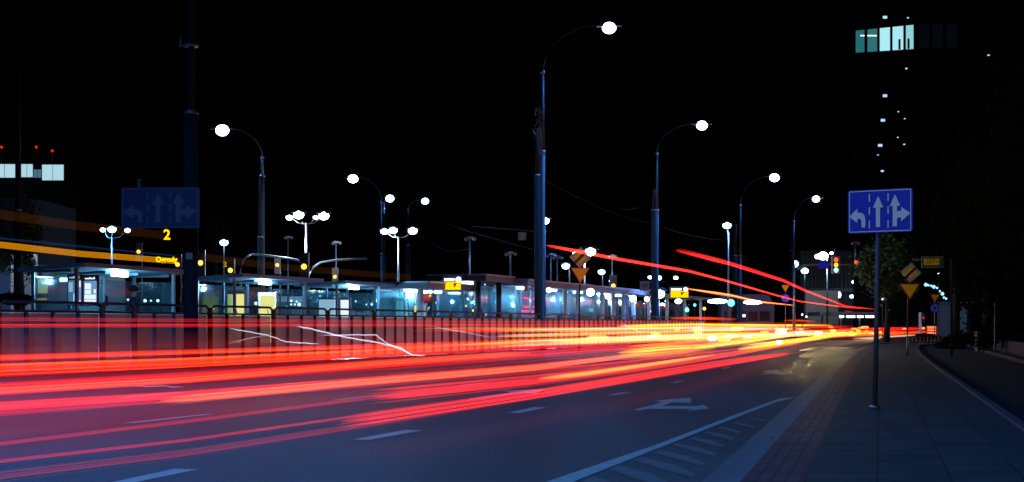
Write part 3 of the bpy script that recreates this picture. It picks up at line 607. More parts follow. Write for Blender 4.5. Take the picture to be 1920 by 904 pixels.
# person walking behind the railing
def person(loc,rz,label):
    sk=[((0,0,.95),.15),((0,0,1.15),.15),((0,0,1.38),.17),((0,.0,1.5),.075),((0,.02,1.58),.06),((0,.03,1.68),.095),((0,.03,1.76),.07),
        ((.09,0,.9),.1),((.11,.12,.5),.07),((.1,.02,.1),.05),((.1,.16,.04),.04),((-.09,0,.9),.1),((-.11,-.06,.5),.07),((-.1,-.26,.13),.05),((-.1,-.12,.05),.04),
        ((.2,0,1.4),.075),((.26,-.06,1.12),.055),((.25,.08,.9),.04),((.25,.12,.82),.035),((-.2,0,1.4),.075),((-.26,.05,1.12),.055),((-.25,.2,.92),.04),((-.25,.24,.84),.035)]
    ed=[(0,1),(1,2),(2,3),(3,4),(4,5),(5,6),(0,7),(7,8),(8,9),(9,10),(0,11),(11,12),(12,13),(13,14),(2,15),(15,16),(16,17),(17,18),(2,19),(19,20),(20,21),(21,22)]
    me=bpy.data.meshes.new('body'); me.from_pydata([v for v,_ in sk],ed,[]); o=bpy.data.objects.new('person',me); C.objects.link(o)
    md=o.modifiers.new('skin','SKIN'); 
    for i,(v,r) in enumerate(sk): me.skin_vertices[0].data[i].radius=(r,r)
    me.skin_vertices[0].data[0].use_root=True
    o.modifiers.new('sub','SUBSURF').levels=2
    bpy.context.view_layer.update()
    m2=bpy.data.meshes.new_from_object(o.evaluated_get(bpy.context.evaluated_depsgraph_get())); o.modifiers.clear(); o.data=m2
    m2.materials.clear(); ms=[surf('dark_coat',(.03,.035,.05),.8),surf('skin',(.5,.33,.25),.6),surf('dark_trousers',(.02,.022,.03),.8)]
    for m in ms: m2.materials.append(m)
    for p in m2.polygons:
        p.use_smooth=True; c=p.center
        p.material_index=1 if (c.z>1.52 or (c.z<.88 and abs(c.x)>.2)) else (2 if c.z<.86 else 0)
    o.location=loc; o.rotation_euler=(0,0,rz); tag(o,label,'person')
    h=MB(); h.ball((0,-.0,1.72),.115,.13,.1,12,8); hh=h.build('hair',surf('hair',(.02,.015,.01),.7)); hh.parent=o
    f=MB(); f.ball((0,.145,1.66),.018,.03,.025); ff=f.build('nose',ms[1]); ff.parent=o
    return o
pw=W(250,HY,41.5); person((pw.x,41.5,.3 if False else .32),R(-70),'dark clothed person standing behind the railing beside the pale timetables')
ribbon('near_platform',lambda Y:FX(Y)-2.6,lambda Y:FX(Y)-.6,.30,24,50,m_plat,4,'narrow raised island just behind the railing',thick=.26)

# ------------------------------------------------------------------ display boards
def board(x0,x1,y0,y1,Y,label,txt):
    a=W(x0,y1,Y); c=W(x1,y0,Y); rr=root('display_board',tuple(Vector(((a.x+c.x)/2,Y,a.z))),label,'display board','amber departure boards')
    MB().box(a.x,c.x,Y,Y+.25,a.z,c.z+.1).build('board_case',surf('board_case',(.02,.08,.1),.5),rr)
    k=(c.x-a.x)
    MB().box(a.x+.05,c.x-.05,Y-.012,Y-.004,a.z+.04,a.z+(c.z-a.z)*.70).build('display_screen',g_led2,rr)
    MB().box(a.x+.08,a.x+k*.6,Y-.012,Y-.004,a.z+(c.z-a.z)*.78,a.z+(c.z-a.z)*.95).build('lit_header',g_spark,rr)
    MB().ball((c.x-k*.18,Y-.01,a.z+(c.z-a.z)*.86),.13,.02,.13).build('clock_lamp',g_spark,rr,True)
    b=MB(); b.prism([(a.x+k*.55,Y-.018,a.z+(c.z-a.z)*.55),(a.x+k*.75,Y-.018,a.z+(c.z-a.z)*.62),(a.x+k*.62,Y-.018,a.z+(c.z-a.z)*.22)],(0,.004,0)); b.build('display_mark',surf('mark_brown',(.25,.1,.03),.6),rr)
    return rr
board(830,866,521,545,76,'amber departure board on a curved bracket above the fourth shelter','2')
rb=board(1256,1292,540,559,100,'amber departure board right of the brightest low lamp','2')
def at(px,py,Y,s,mat,name,label,cat,grp=None,sx=None):
    c=W(px,py,Y); return tag(MB().ball(c,(sx or s),s,s,10,6).build(name,mat,smooth=True,base=c),label,cat,grp)

# ------------------------------------------------------------------ station buildings on the near platform
def glasshouse(X0,Ya,Yb,h,wid,label,cols,lampsx,colmat,name='station_pavilion',power=500,roofmat=None):
    M=local(X0,Ya); L=(Yb-Ya)*math.hypot(1,.308); rr=root(name,tuple(M.translation),label,'pavilion')
    b=MB(M); b.box(-.6,L+.6,-.6,wid+.3,h,h+.34); b.build('roof',roofmat or m_wall2,rr)
    b=MB(M); b.box(-.62,L+.62,-.66,-.6,h+.26,h+.34); b.box(-.66,-.6,-.62,wid+.3,h+.26,h+.34); b.build('roof_edge',m_steel,rr)
    for x in cols:
        b=MB(M); b.tube([(x,0,0),(x,0,h)],.14,12); b.build('column',colmat,rr,True)
    b=MB(M); b.box(0,L,wid-.15,wid,0,h); b.build('back_wall',surf('teal_panel',(.05,.09,.1),.4,var=.4,scale=.8),rr)
    n=max(2,int(L/2.5))
    for i in range(n):
        b=MB(M); b.box(L*i/n+.05,L*(i+1)/n-.05,.22,.25,.1,h-.1); b.build('glass_pane',m_glass,rr)
    b=MB(M); b.box(-.02,0,.3,wid-.2,.1,h-.1); b.build('end_glass',m_glass,rr)
    for x in lampsx:
        b=MB(M); b.box(x-.4,x+.4,.6,1.0,h-.12,h-.03); b.build('ceiling_lamp',g_tube,rr)
        lamp(M@Vector((x,.9,h-.5)),power*.32,(.2,.6,1.),rr,'POINT',.2)
    return rr,M,L
m_colw=surf('white_column',(.35,.42,.5),.5)
glasshouse(-27.2,74.5,80.5,2.5,2.4,'low glass walled building with two bright ceiling lamps below the amber board',[0,5.9],[.8,4.2],m_colw,power=350)
rr,M,L=glasshouse(-26.2,79.6,83.0,3.0,2.2,'taller glass booth with one big white lamp left of the middle lamp',[0,3.4],[.6],m_black,'station_booth',power=400,roofmat=m_black)
rG,M,L=glasshouse(-25.6,84.5,112,2.9,2.6,'long glass pavilion with white columns and low roof right of the middle lamp',[1.2,2.6,9,12,18,21,24,27],[3,9,15,21,26],m_colw,power=500)
for x,w in ((.3,.5),(2.1,.4)):
    b=MB(M); b.box(x,x+w*2,-.1,0,0,2.6); pn=b.build('lit_panel',glow('panel_violet',(.12,.12,.3),1.),rG)
    b=MB(M)
    for z in (1.5,1.75,2.2): b.box(x-.02,x+w*2+.02,-.13,-.11,z,z+.08)
    b.box(x-.03,x-.01,-.1,0,1.5,1.58); b.build('red_tube',glow('red_neon',(1,.05,.12),2.),pn)
for px,py,s,Y in [(1110,565,.42,95),(1147,560,.25,100),(1140,565,.25,100),(1190,570,.2,105),(1216,563,.24,112),(965,531,.1,80),(1033,545,.22,86)]:
    pass
for k,(px,py,Y,s) in enumerate([(1107,548,83.5,.2),(1140,556,92,.15),(1187,560,100,.2),(1213,561,105,.15),(1029,544,84.2,.12)]):
    at(px,py,Y,s,g_tube,'globe_lamp',['biggest round white lamp under the pavilion roof','small round white lamp right of the biggest one','wide glowing lamp near the right end of the pavilion','small lamp at the right end of the pavilion','tiny lamp at the left end of the pavilion'][k],'lamp','lamps under the pavilion roof')
# canopy with elongated lamps & parked bus
M=local(-24.5,114); 
cn=root('platform_canopy',tuple(M.translation),'long flat canopy with three bright lamp panels right of the amber board','canopy')
MB(M).box(0,22,-.5,2.2,2.9,3.05).build('roof',m_wall2,cn)
for x in (.5,7,14,21): MB(M).box(x-.1,x+.1,.9,1.1,0,2.9).build('post',m_colw,cn)
MB(M).box(.5,21,2.0,2.05,.2,2.6).build('glass_wall',m_glass,cn)
for x in (2,9,17): lamp(M@Vector((x,.6,2.5)),80,(.7,.85,1.),cn,'POINT',.2)
for k,(px,py,sx,Y) in enumerate([(1272,565,.25,115),(1345,565,.75,119),(1411,567,.75,128)]):
    c=W(px,py,Y); o=MB().ball(c,sx,.2,.17,10,6).build('lamp_panel',glow('lamp_panel_white',(.85,.92,1.),14),cn,True)
at(1371,568,121,.26,glow('cyan_lamp',(.05,.6,1.),8),'signal_lamp','small cyan signal lamp between the two long canopy lamps','signal lamp')
at(1288,581,112,.14,g_green,'signal_lamp','tiny green lamp under the canopy','signal lamp')
Yb=150
a=W(1352,600,Yb); c=W(1452,552,Yb)
bus=root('parked_bus',(a.x,Yb,0),'grey parked bus seen side on under the red arches of light','bus')
b=MB(); b.prism([(a.x,Yb,.35),(c.x,Yb,.35),(c.x,Yb,c.z-1.0),(c.x-.5,Yb,c.z-.1),(c.x-.9,Yb,c.z),(a.x+.2,Yb,c.z),(a.x,Yb,c.z-.2)],(0,2.5,0)); b.build('body',surf('bus_grey',(.1,.11,.14),.4),bus)
for k in range(4):
    x=a.x+.3+k*1.1; b=MB(); b.box(x,x+.95,Yb-.02,Yb-.005,1.5,2.4); b.build('window',surf('bus_glass',(.02,.025,.035),.15),bus)
for x in (a.x+.9,c.x-1.): 
    b=MB(); b.tube([(x,Yb-.02,.48),(x,Yb+.2,.48)],.46,16); b.build('wheel',m_black,bus)
# blue round-ish sign and info square
for px,py,Y,lab in [(1209,536,108,'square stop sign on the pavilion roof left of the brightest low lamp'),(979,443,95,'small square plate with the number 2 hanging left of the middle mast')]:
    c=W(px,py,Y); rr=root('stop_plate',tuple(c),lab,'sign'); w=.24 if px<1000 else .33
    MB().box(c.x-w,c.x+w,Y,Y+.03,c.z-w,c.z+w).build('plate',surf('plate_navy',(.1,.16,.26),.5) if px<1000 else m_whited,rr)
    if px<1000: text_mesh('2','number',m_white,.5,Matrix.Translation(Vector((c.x,Y-.005,c.z)))@Matrix.Rotation(R(90),4,'X'),rr,.002); MB().tube([(c.x-3,Y+.05,c.z+.6),(c.x+1.5,Y+.05,c.z+.25)],.02).build('wire_hanger',m_steel,rr)
    else:
        MB().box(c.x-.2,c.x+.2,Y-.01,Y-.004,c.z-.08,c.z+.1).build('bus_pictogram',m_black,rr); MB().tube([(c.x,Y+.05,0),(c.x,Y+.05,c.z)],.04).build('pole',m_steel,rr)

# ------------------------------------------------------------------ far buildings
Yt=250
def slab(name,label,cat,boxes,mat):
    rr=root(name,(boxes[0][0],boxes[0][2],0),label,cat)
    for i,q in enumerate(boxes): MB().box(*q).build('wall',mat,rr)
    return rr
a=W(-120,0,Yt).x; c=W(118,0,Yt).x; zt=W(0,338,Yt).z
tb=slab('tower_block','dark high block at left with glowing white panels along its roof','building',[(a,c,Yt,Yt+25,0,zt)],surf('block_wall',(.03,.035,.045),.8,var=.2,scale=.3))
for (x0,x1,y0t,y1t) in [(-30,28,308,333),(40,61,308,332),(63,77,318,333),(79,119,309,338)]:
    p0=W(x0,y1t,Yt-.3); p1=W(x1,y0t,Yt-.3); m=g_win if x1-x0!=14 else g_wind
    f=MB(); f.box(p0.x-.1,p1.x+.1,Yt-.2,Yt+3,p0.z-.15,p1.z+.15); ff=f.build('roof_box',m_wall,tb)
    f=MB(); f.box(p0.x,p1.x,Yt-.32,Yt-.22,p0.z,p1.z); f.build('glowing_panel',glow('roof_panel',(.5,.8,.92),.85) if x1-x0!=14 else glow('roof_panel_dim',(.06,.16,.22),1.),ff)
    f=MB(); n=max(2,int((x1-x0)/18))
    for i in range(1,n): xx=p0.x+(p1.x-p0.x)*i/n; f.box(xx-.03,xx+.03,Yt-.36,Yt-.33,p0.z,p1.z)
    f.build('panel_rib',surf('panel_rib',(.2,.3,.35),.6),ff)
for px,py in ((3,276),(68,276),(98,283)):
    p=W(px,py,Yt+1); MB().tube([(p.x,Yt+1,W(0,320,Yt).z),(p.x,Yt+1,p.z)],.08,6).build('antenna',m_steel,tb); MB().ball(p,.22).build('red_beacon',g_redl,tb,True)
for i in range(9):
    for j in range(6):
        p=W(74+j*9,352+i*18,Yt); MB().box(p.x-.25,p.x+.3,Yt-.06,Yt-.01,p.z-.5,p.z+.4).build('window',surf('dark_pane',(.02,.03,.045),.2),tb)
Y2=150
q0=W(-160,600,Y2); q1=W(66,372,Y2)
nb=slab('corner_building','blue grey building at the left edge with a thin vertical strip of lit letters','building',[(q0.x,q1.x,Y2,Y2+14,0,q1.z)],surf('corner_wall',(.02,.035,.06),.6,var=.2,scale=.4))
b=MB()
for k in range(10):
    p=W(42+(k%2)*.6,418+k*4.0,Y2-.2)
    b.prism([p+Vector((-.1,0,-.04)),p+Vector((.12,0,.03 if k%3 else -.06)),p+Vector((.1,0,.11)),p+Vector((-.12,0,.08))],(0,.02,0))
b.build('lit_lettering',g_spark,nb)
q0=W(-120,600,70); q1=W(20,470,70)
k1=slab('low_kiosk','blue clad low kiosk at the left edge behind the railing','kiosk',[(q0.x,q1.x,70,74,0,q1.z)],surf('kiosk_blue',(.05,.12,.22),.5,var=.1,scale=1))
lamp(Vector((q1.x-1,66,3.2)),120,(.4,.6,1.),k1,'POINT',.3)
# lit shop row between kiosk and first shelter
Y3=92; q0=W(50,600,Y3); q1=W(172,508,Y3)
sh=root('shop_row',(q0.x,Y3,0),'dim shop front with one glowing yellow window at left behind the railing','shop')
MB().box(q0.x,q1.x,Y3+3,Y3+8,0,q1.z).build('wall',surf('shop_wall',(.08,.14,.18),.6),sh)
MB().box(q0.x-.3,q1.x+.3,Y3+.5,Y3+8,q1.z,q1.z+.35).build('roof',m_wall,sh)
def rect(px0,px1,py0,py1,Y,mat,name,parent): 
    p=W(px0,py1,Y); q=W(px1,py0,Y); return MB().box(p.x,q.x,Y,Y+.05,p.z,q.z).build(name,mat,parent)
rect(62,89,519,550,Y3,glow('window_yellow',(1.,.82,.35),1.5),'lit_window',sh)
rect(68,90,500,507,Y3,glow('sign_yellow_lit',(1.,.6,.1),1.4),'lit_sign',sh)
rect(66,88,559,563,Y3,glow('sign_yellow_lit',(1.,.6,.1),1.4),'lit_sign',sh)
for px in (120,144): rect(px-8,px+8,521,528,Y3+1,g_tube,'tube_lamp',sh)
lamp(W(130,540,Y3-1),500,(.4,.75,1.),sh,'POINT',.3)
rect(103,112,523,550,Y3+2.9,surf('dark_door',(.02,.02,.03),.5),'door',sh)

# far low station building strip and parked lights
Y4=190
q0=W(520,600,Y4); q1=W(780,552,Y4)
fb=slab('station_hall','low pale hall far behind the shelters','building',[(q0.x,q1.x,Y4,Y4+12,0,W(0,566,Y4).z)],surf('hall_wall',(.2,.23,.26),.7,var=.3,scale=.3))
MB().box(q0.x,q1.x,Y4-.8,Y4+12,W(0,566,Y4).z,W(0,556,Y4).z).build('roof',surf('pale_fascia',(.75,.75,.8),.6),fb)
for k in range(5): lamp(W(540+k*55,575,Y4-6),300,(.6,.8,1.),fb,'POINT',.3)
spots=[(687,571),(697,571),(705,571),(727,571),(735,571),(900,572),(913,573),(272,564),(283,564),(296,564),(436,550),(480,569),(497,570),(546,571),(553,571),(561,571),(652,576),(1130,546),(1145,527),(1176,545),(1395,592),(1504,590),(1512,594),(1655,561),(1760,514),(240,562),(600,555),(611,560),(667,565),(745,566),(805,577),(812,577),(821,577)]
g_tiny=[g_spark,g_spark,glow('tiny_teal',(.1,.8,.8),2.5),glow('tiny_amber',(1.,.5,.08),3)]
for k in range(46): spots.append((rnd(395,1330),rnd(548,585)))
for k_,(px,py) in enumerate(spots):
    Yk=rnd(120,170); c=W(px,py,Yk); rr=root('added_tiny_lamp',(c.x,Yk,0),'tiny coloured light added far behind the platforms, one of a scattered row','lamp','tiny far lights behind the platforms')  # lamps put in for shelter light reflections and scattered far sparkle
    MB().tube([(c.x,Yk,0),(c.x,Yk,c.z)],.04,6).build('post',m_post,rr); MB().ball(c,rnd(.07,.14)).build('lamp_globe',g_tiny[k_%4 if k_>33 else 0],rr,True)

# dark office facade with fins at right centre
Y5=230; q0=W(1500,600,Y5); q1=W(1772,470,Y5)
of=root('office_building',(q0.x,Y5,0),'dark office building with upright fins behind the traffic light','building')
m_of=surf('office_wall',(.02,.025,.032),.5,var=.2,scale=.3)
MB().box(q0.x,q1.x,Y5,Y5+20,0,q1.z).build('wall',m_of,of)
m_fin=surf('fin_metal',(.04,.05,.065),.5)
for k in range(34):
    x=q0.x+(q1.x-q0.x)*(k+.5)/34; MB().box(x-.08,x+.08,Y5-.5,Y5-.01,4.9,q1.z-.2).build('fin',m_fin,of)
zc=W(0,548,Y5).z; MB().box(q0.x,q1.x,Y5-3,Y5-.52,zc,zc+.5).build('canopy_band',m_fin,of)
for px,py,m in [(1573,553,g_spark),(1597,556,g_spark),(1622,556,g_spark),(1610,524,g_posterd),(1601,529,g_spark)]:
    c=W(px,py,Y5-3.4); MB().ball(c,.32,.2,.45 if px==1573 else .25).build('wall_lamp',m,of,True)
for px in (1560,1640,1720): lamp(W(px,535,Y5-9),110,(.3,.5,.75),of,'POINT',.5)
# filling-station like canopy
Y6=190; q0=W(1537,597,Y6); q1=W(1648,585,Y6)
fc=root('low_canopy',(q0.x,Y6,0),'pale flat canopy with a row of small white lamps beneath, right of centre far away','canopy')
MB().box(q0.x,q1.x,Y6,Y6+8,W(0,592,Y6).z,q1.z).build('roof',surf('canopy_edge',(.35,.37,.42),.6),fc)
for px in (1545,1580,1615,1645): x=W(px,0,Y6).x; MB().box(x-.1,x+.1,Y6+1,Y6+1.2,0,2.3).build('post',m_steel,fc)
for px,w in [(1579,.25),(1596,.5),(1614,.35),(1632,.5)]:
    c=W(px,593.5,Y6); MB().box(c.x-w,c.x+w,Y6+.2,Y6+.4,c.z-.14,c.z+.1).build('tube_lamp',glow('tube_far',(.8,.9,1.),5),fc)
q0=W(1510,575,200); q1=W(1572,545,200); wb=root('pale_annex',(q0.x,200,0),'pale lit wall left of the office building','building'); MB().box(q0.x,q1.x,200,206,0,q1.z).build('wall',surf('annex_wall',(.1,.1,.1),.7),wb); lamp(W(1540,560,194),160,(.9,.9,.85),wb,'POINT',.4)
# low white building right
Y7=150; q0=W(1757,628,Y7); q1=W(1822,572,Y7)
lw=root('low_building',(q0.x,Y7,0),'low dim white building with a teal lit side wall at the right','building')
px_=W(1812,0,Y7).x; MB().prism([(q0.x,Y7,0),(px_,Y7,0),(px_,Y7,q1.z),(q0.x,Y7,q1.z)],(2.2,6,0)).build('wall',surf('low_wall',(.1,.12,.16),.8),lw)
MB().prism([(q0.x-.1,Y7-.5,q1.z),(q1.x+.2,Y7-.5,q1.z),(q1.x+.2,Y7-.5,q1.z+.3),(q0.x-.1,Y7-.5,q1.z+.3)],(2.6,7,0)).build('roof',m_wall2,lw)
p=W(1812,0,Y7).x; MB().add([(p,Y7,0),(p+.9,Y7+2.5,0),(p+.9,Y7+2.5,q1.z),(p,Y7,q1.z)],[(0,1,2,3)]).build('side_wall',surf('teal_wall',(.25,.6,.65),.6),lw)
lamp(Vector((p+1.6,Y7-2.5,2.2)),70,(.2,.8,1.),lw,'POINT',.2)
lamp(W(1780,560,Y7-5),40,(.35,.5,.9),lw,'POINT',.3)
# arched string of small lamps
pts=[(1736,534),(1741,535),(1746,536),(1751,538),(1757,540),(1762,546),(1767,551),(1770,558),(1774,560)]
rr=root('lamp_string',tuple(W(1757,540,140)),'curved string of small pale lamps above the low white building','string lights')
MB().tube([W(a,b_,140) for a,b_ in pts],.03,6).build('cable',m_black,rr)
for i,(a,b_) in enumerate(pts): MB().ball(W(a,b_,140),.1 if i%3 else .16).build('bulb',glow('string_glow',(.35,.8,1.),1.3),rr,True)
# white post + red man signal
Y=150; p=W(1726,0,Y); rr=root('pedestrian_signal',(p.x,Y,0),'pale post with small red signal beyond the street end','traffic light')
MB().box(p.x-.12,p.x+.12,Y,Y+.2,0,W(0,586,Y).z).build('post',surf('pale_post',(.6,.65,.75),.5),rr); c=W(1731,596,Y); MB().box(c.x-.18,c.x+.2,Y,Y+.15,c.z-.5,c.z+.4).build('signal_housing',m_black,rr); MB().ball(c,.12).build('signal_lens',glow('tl_red_dim',(.6,.01,.03),1.),rr); lamp(W(1722,590,Y-2),30,(.5,.7,1.),rr)
# illuminated red box near the end
Y=140; p=W(1738,627,Y); q=W(1756,611,Y); rr=root('lit_red_box',(p.x,Y,0),'glowing orange red box with white bands at the right end of the light streaks','display box')
MB().box(p.x,q.x,Y,Y+.4,0.05,q.z).build('case',m_red,rr)
for a,b_ in [(612,616),(618,621),(623,627)]: rect(1739,1755,a,b_,Y-.07,glow('box_red',(1.,.2,.08),1.6),'lit_band',rr)

# tower at the top right
Y8=200; a=W(1600,610,Y8); tw=root('office_tower',(a.x,Y8,0),'black tower at upper right with one floor of lit cyan windows','building')
e=Vector((W(1716,0,Y8*.984).x-a.x, -Y8*.016,0)).normalized()
def TP(px,py,off=0.):
    # point on the tower face plane through a along e
    k=(px-CX)/FP; t=(k*a.y-a.x)/(e.x-k*e.y); Yp=a.y+e.y*t
    return Vector((a.x+e.x*t,Yp,H-(py-HY)*Yp/FP))+Vector((e.y,-e.x,0))*off
r0=TP(1600,0); r1_=TP(1960,0); top=W(0,-60,Y8).z; nn=Vector((e.y,-e.x,0))
MB().prism([Vector((r0.x,r0.y,0)),Vector((r1_.x,r1_.y,0)),Vector((r1_.x,r1_.y,top)),Vector((r0.x,r0.y,top))],-nn*20).build('wall',surf('tower_wall',(.003,.0035,.005),.9,spec=0.),tw)
tl_=[(1605,1621),(1627,1645),(1650,1669),(1674,1694),(1699,1713)]
cols_=[(.02,.16,.18),(.03,.18,.2),(.45,.95,1.),(.45,.9,1.),(.3,.7,.78)]
for i,(x0,x1) in enumerate(tl_):
    f0=(x0-1605)/108; 
    def yt(x): return 58-11*(x-1605)/108
    def yb(x): return 99-7*(x-1605)/108
    f=MB(); f.prism([TP(x0-1.5,yb(x0)+1.5,.02),TP(x1+1.5,yb(x1)+1.5,.02),TP(x1+1.5,yt(x1)-1.5,.02),TP(x0-1.5,yt(x0)-1.5,.02)],nn*.06); wf=f.build('window',m_black,tw)
    f=MB(); f.prism([TP(x0,yb(x0),.1),TP(x1,yb(x1),.1),TP(x1,yt(x1),.1),TP(x0,yt(x0),.1)],nn*.02); f.build('pane',glow('tower_pane_%d'%i,cols_[i],.9),wf)
    if i>=3:
        f=MB(); xx=x0+(11 if i==3 else 3); f.prism([TP(xx,yb(xx)-.5,.14),TP(xx+4,yb(xx)-.5,.14),TP(xx+4,yb(xx)-20,.14),TP(xx,yb(xx)-20,.14)],nn*.02); f.build('door_shape',surf('dark_cyan',(.01,.05,.07),.6),wf)
    if i<2:
        f=MB(); xx=x1-7 if i==0 else x0; f.prism([TP(xx,68,.14),TP(xx+(7 if i==0 else 17),68,.14),TP(xx+(7 if i==0 else 17),66.5,.14),TP(xx,66.5,.14)],nn*.02); f.build('ceiling_tube',g_spark,wf)
for (x0,x1) in [(1723,1742),(1749,1768),(1775,1795)]:
    f=MB(); f.prism([TP(x0,90,.03),TP(x1,89,.03),TP(x1,44,.03),TP(x0,45,.03)],nn*.03); f.build('window',surf('tower_dim_pane',(.03,.06,.08),.2),tw)
for px,py,s in [(1660,33,.3),(1703,34,.12),(1700,129,.14),(1660,180,.3),(1656,226,.3),(1651,273,.3),(1655,321,.2),(1685,210,.1),(1697,223,.1),(1684,258,.1),(1696,271,.13),(1647,291,.1),(1854,104,.13)]:
    c=TP(px,py,.2); MB().box(c.x-s*.8,c.x+s*.8,c.y-.1,c.y+.1,c.z-s*.5,c.z+s*.5).build('small_lit_window',glow('tower_spark',(.4,.65,.9),1.2),tw)

# overhead wires
def wire(pts,label,r=.012):
    P=[W(a,b_,Y) for a,b_,Y in pts]; path=[]
    for a,b_ in zip(P,P[1:]):
        for i in range(6): t=i/6; v=a.lerp(b_,t); v.z-=.35*math.sin(math.pi*t); path.append(v)
    path.append(P[-1]); tag(MB().tube(path,r*.5,5).build('overhead_wire',surf('wire_black',(.006,.007,.009),.8,spec=.1),base=path[0]),label,'wire','overhead wires above the tram tracks')
wire([(765,385,160),(1008,470,73)],'overhead wire between the rightmost left lamp and the middle mast',.02)
wire([(808,455,100),(880,466,95)],'short shining wire left of the slim bare pole',.03)
wire([(1000,500,73),(1280,560,110)],'thin bright wire crossing above the glass pavilion',.025)
wire([(1008,330,73),(1226,420,103),(1378,450,140),(1483,480,160)],'overhead wire linking the masts along the railing',.022)
wire([(1150,388,90),(1222,375,103)],'short wire reaching left from the second mast',.02)
wire([(740,535,108),(765,507,108)],'short stay beside the three floodlight pole',.03)
wire([(0,476,44),(330,545,60)],'thin wire crossing in front of the left shelter',.012)

# ------------------------------------------------------------------ trees
def tree(px,py,rx,ry,Y,n,label,mat,leaf=.3,trunk=True,grp='trees',ryd=None,clumps=26,name='tree'):
    c=W(px,py,Y); rX=rx*Y/FP; rZ=ry*Y/FP; rY=ryd or rX
    rr=root(name,(c.x,Y,0),label,'tree' if name=='tree' else 'shrub',grp)
    cl=[]
    for _ in range(clumps):
        while True:
            v=Vector((rnd(-1,1),rnd(-1,1),rnd(-1,1)))
            if .25<v.length<1: break
        cl.append((c+Vector((v.x*rX*.85,v.y*rY*.85,v.z*rZ*.85)),rnd(.18,.38)))
    if trunk:
        b=MB(); z0=c.z-rZ*.5; tr=.05*max(rX,rZ)+.06
        b.tube([(c.x,Y,0),(c.x+.1,Y,z0*.5),(c.x,Y,z0),(c.x,Y,c.z+rZ*.3)],[tr*1.4,tr,tr*.8,tr*.3],8)
        for q,_ in cl[:9]: b.tube([(c.x,Y,z0),((c.x+q.x)/2,(Y+q.y)/2,(z0+q.z)/2+.2),q],[tr*.5,tr*.3,tr*.1],5)
        b.build('trunk',m_tree,rr,True)
    vs=[];fs=[]
    for i in range(n):
        q,s=random.choice(cl); d=Vector((random.gauss(0,.5),random.gauss(0,.5),random.gauss(0,.5)))
        p=q+Vector((d.x*rX*s,d.y*rY*s,d.z*rZ*s)); u=Vector((rnd(-1,1),rnd(-1,1),rnd(-.6,.6))).normalized(); w=u.cross(Vector((rnd(-1,1),rnd(-1,1),rnd(-1,1)))).normalized()
        L=leaf*rnd(.6,1.2); o=len(vs); vs+=[p-u*L*.5,p+w*L*.28,p+u*L*.5,p-w*L*.28]; fs.append((o,o+1,o+2,o+3))
    MB().add(vs,fs).build('crown',mat,rr)
    return rr
tree(1662,500,55,62,105,9000,'leafy tree behind the right blue sign, its left edge faintly green',m_leaf,.28,grp='trees at the right side')
tree(1790,460,100,85,98,11000,'big dark tree above the diamond sign',m_leaf2,.3,grp='trees at the right side',clumps=34)
tree(1850,430,110,170,88,14000,'tall black tree at the right edge',m_leaf2,.34,grp='trees at the right side',clumps=44)
tree(1990,330,150,260,60,14000,'nearest black tree cut by the right edge of the picture',m_leaf2,.28,grp='trees at the right side',clumps=44)
tree(35,430,60,95,60,5000,'sparse faint tree at the left edge below the lit roof',m_leaf,.16,grp='trees at the left side',clumps=20)
tree(405,450,30,55,135,3000,'dark slim tree just right of the thick mast',m_leaf2,.26,grp='trees at the left side',clumps=16)
for i,(px,py,rx,ry,Y,lab) in enumerate([(30,560,45,14,44,'low dark bush behind the railing at the left edge'),(1795,640,45,16,75,'low black hedge beside the unlit lane'),(1880,625,60,40,62,'dark bush behind the grey cabinet'),(1735,632,24,7,95,'low ground shrubs at the end of the pavement'),(425,560,30,28,90,'dark round bush right of the thick mast')]):
    tree(px,py,rx,ry,Y,3500,lab,m_leaf2,.09 if Y<60 else .16,False,'low dark bushes',clumps=18,name='bush')
for px,w in ((640,70),(720,60),(880,60),(980,50),(1330,50)):
    tree(px,560,w,28,175,3500,'dark tree in the distant row behind the shelters, near x of %s'%{640:'the third shelter',720:'the three floodlight pole',880:'the glass walled building',980:'the glass booth',1330:'the canopy'}[px],m_leaf2,.5,grp='distant tree row')
# cabinet, low wall and pole at right
Y=66; p=W(1833,0,Y); q=W(1859,624,Y); cb=root('utility_cabinet',(p.x,Y,0),'grey utility cabinet among the bushes at right','cabinet')
MB().box(p.x,q.x,Y,Y+.4,0,q.z).build('body',surf('cabinet_grey',(.06,.07,.085),.8,spec=.1),cb); MB().box(p.x-.03,q.x+.03,Y-.04,Y+.44,q.z,q.z+.05).build('lid',m_wall2,cb); MB().box((p.x+q.x)/2-.01,(p.x+q.x)/2+.01,Y-.01,Y-.002,.1,q.z-.05).build('door_gap',m_black,cb)
p=W(1866,0,60); tag(MB().tube([(p.x,60,0),(p.x,60,W(0,568,60).z)],.04,10).build('post',m_post,base=(p.x,60,0)),'thin grey post right of the cabinet','post')
b=MB()
for k in range(10):
    Y=28+k*6; x=kerbx(Y)+6.0; b.prism([(x,Y,0),(x+.3,Y,0),(kerbx(Y+6)+6.3,Y+6,0),(kerbx(Y+6)+6.0,Y+6,0)],(0,0,.5))
tag(b.build('low_wall',surf('dark_concrete',(.03,.03,.032),.9,spec=.1),base=(kerbx(30)+6,30,0)),'low concrete wall along the unlit lane','wall')
b=MB()
for k in range(9):
    p=W(1705+k*7,0,88); b.box(p.x-.03,p.x+.03,88,88.05,0,.5)
a_=W(1703,0,88); c_=W(1764,0,88); b.box(a_.x,c_.x,88,88.04,.44,.5); b.box(a_.x,c_.x,88,88.04,.15,.19)
tag(b.build('low_fence',m_fence,base=(a_.x,88,0)),'small low fence at the end of the pavement','fence')

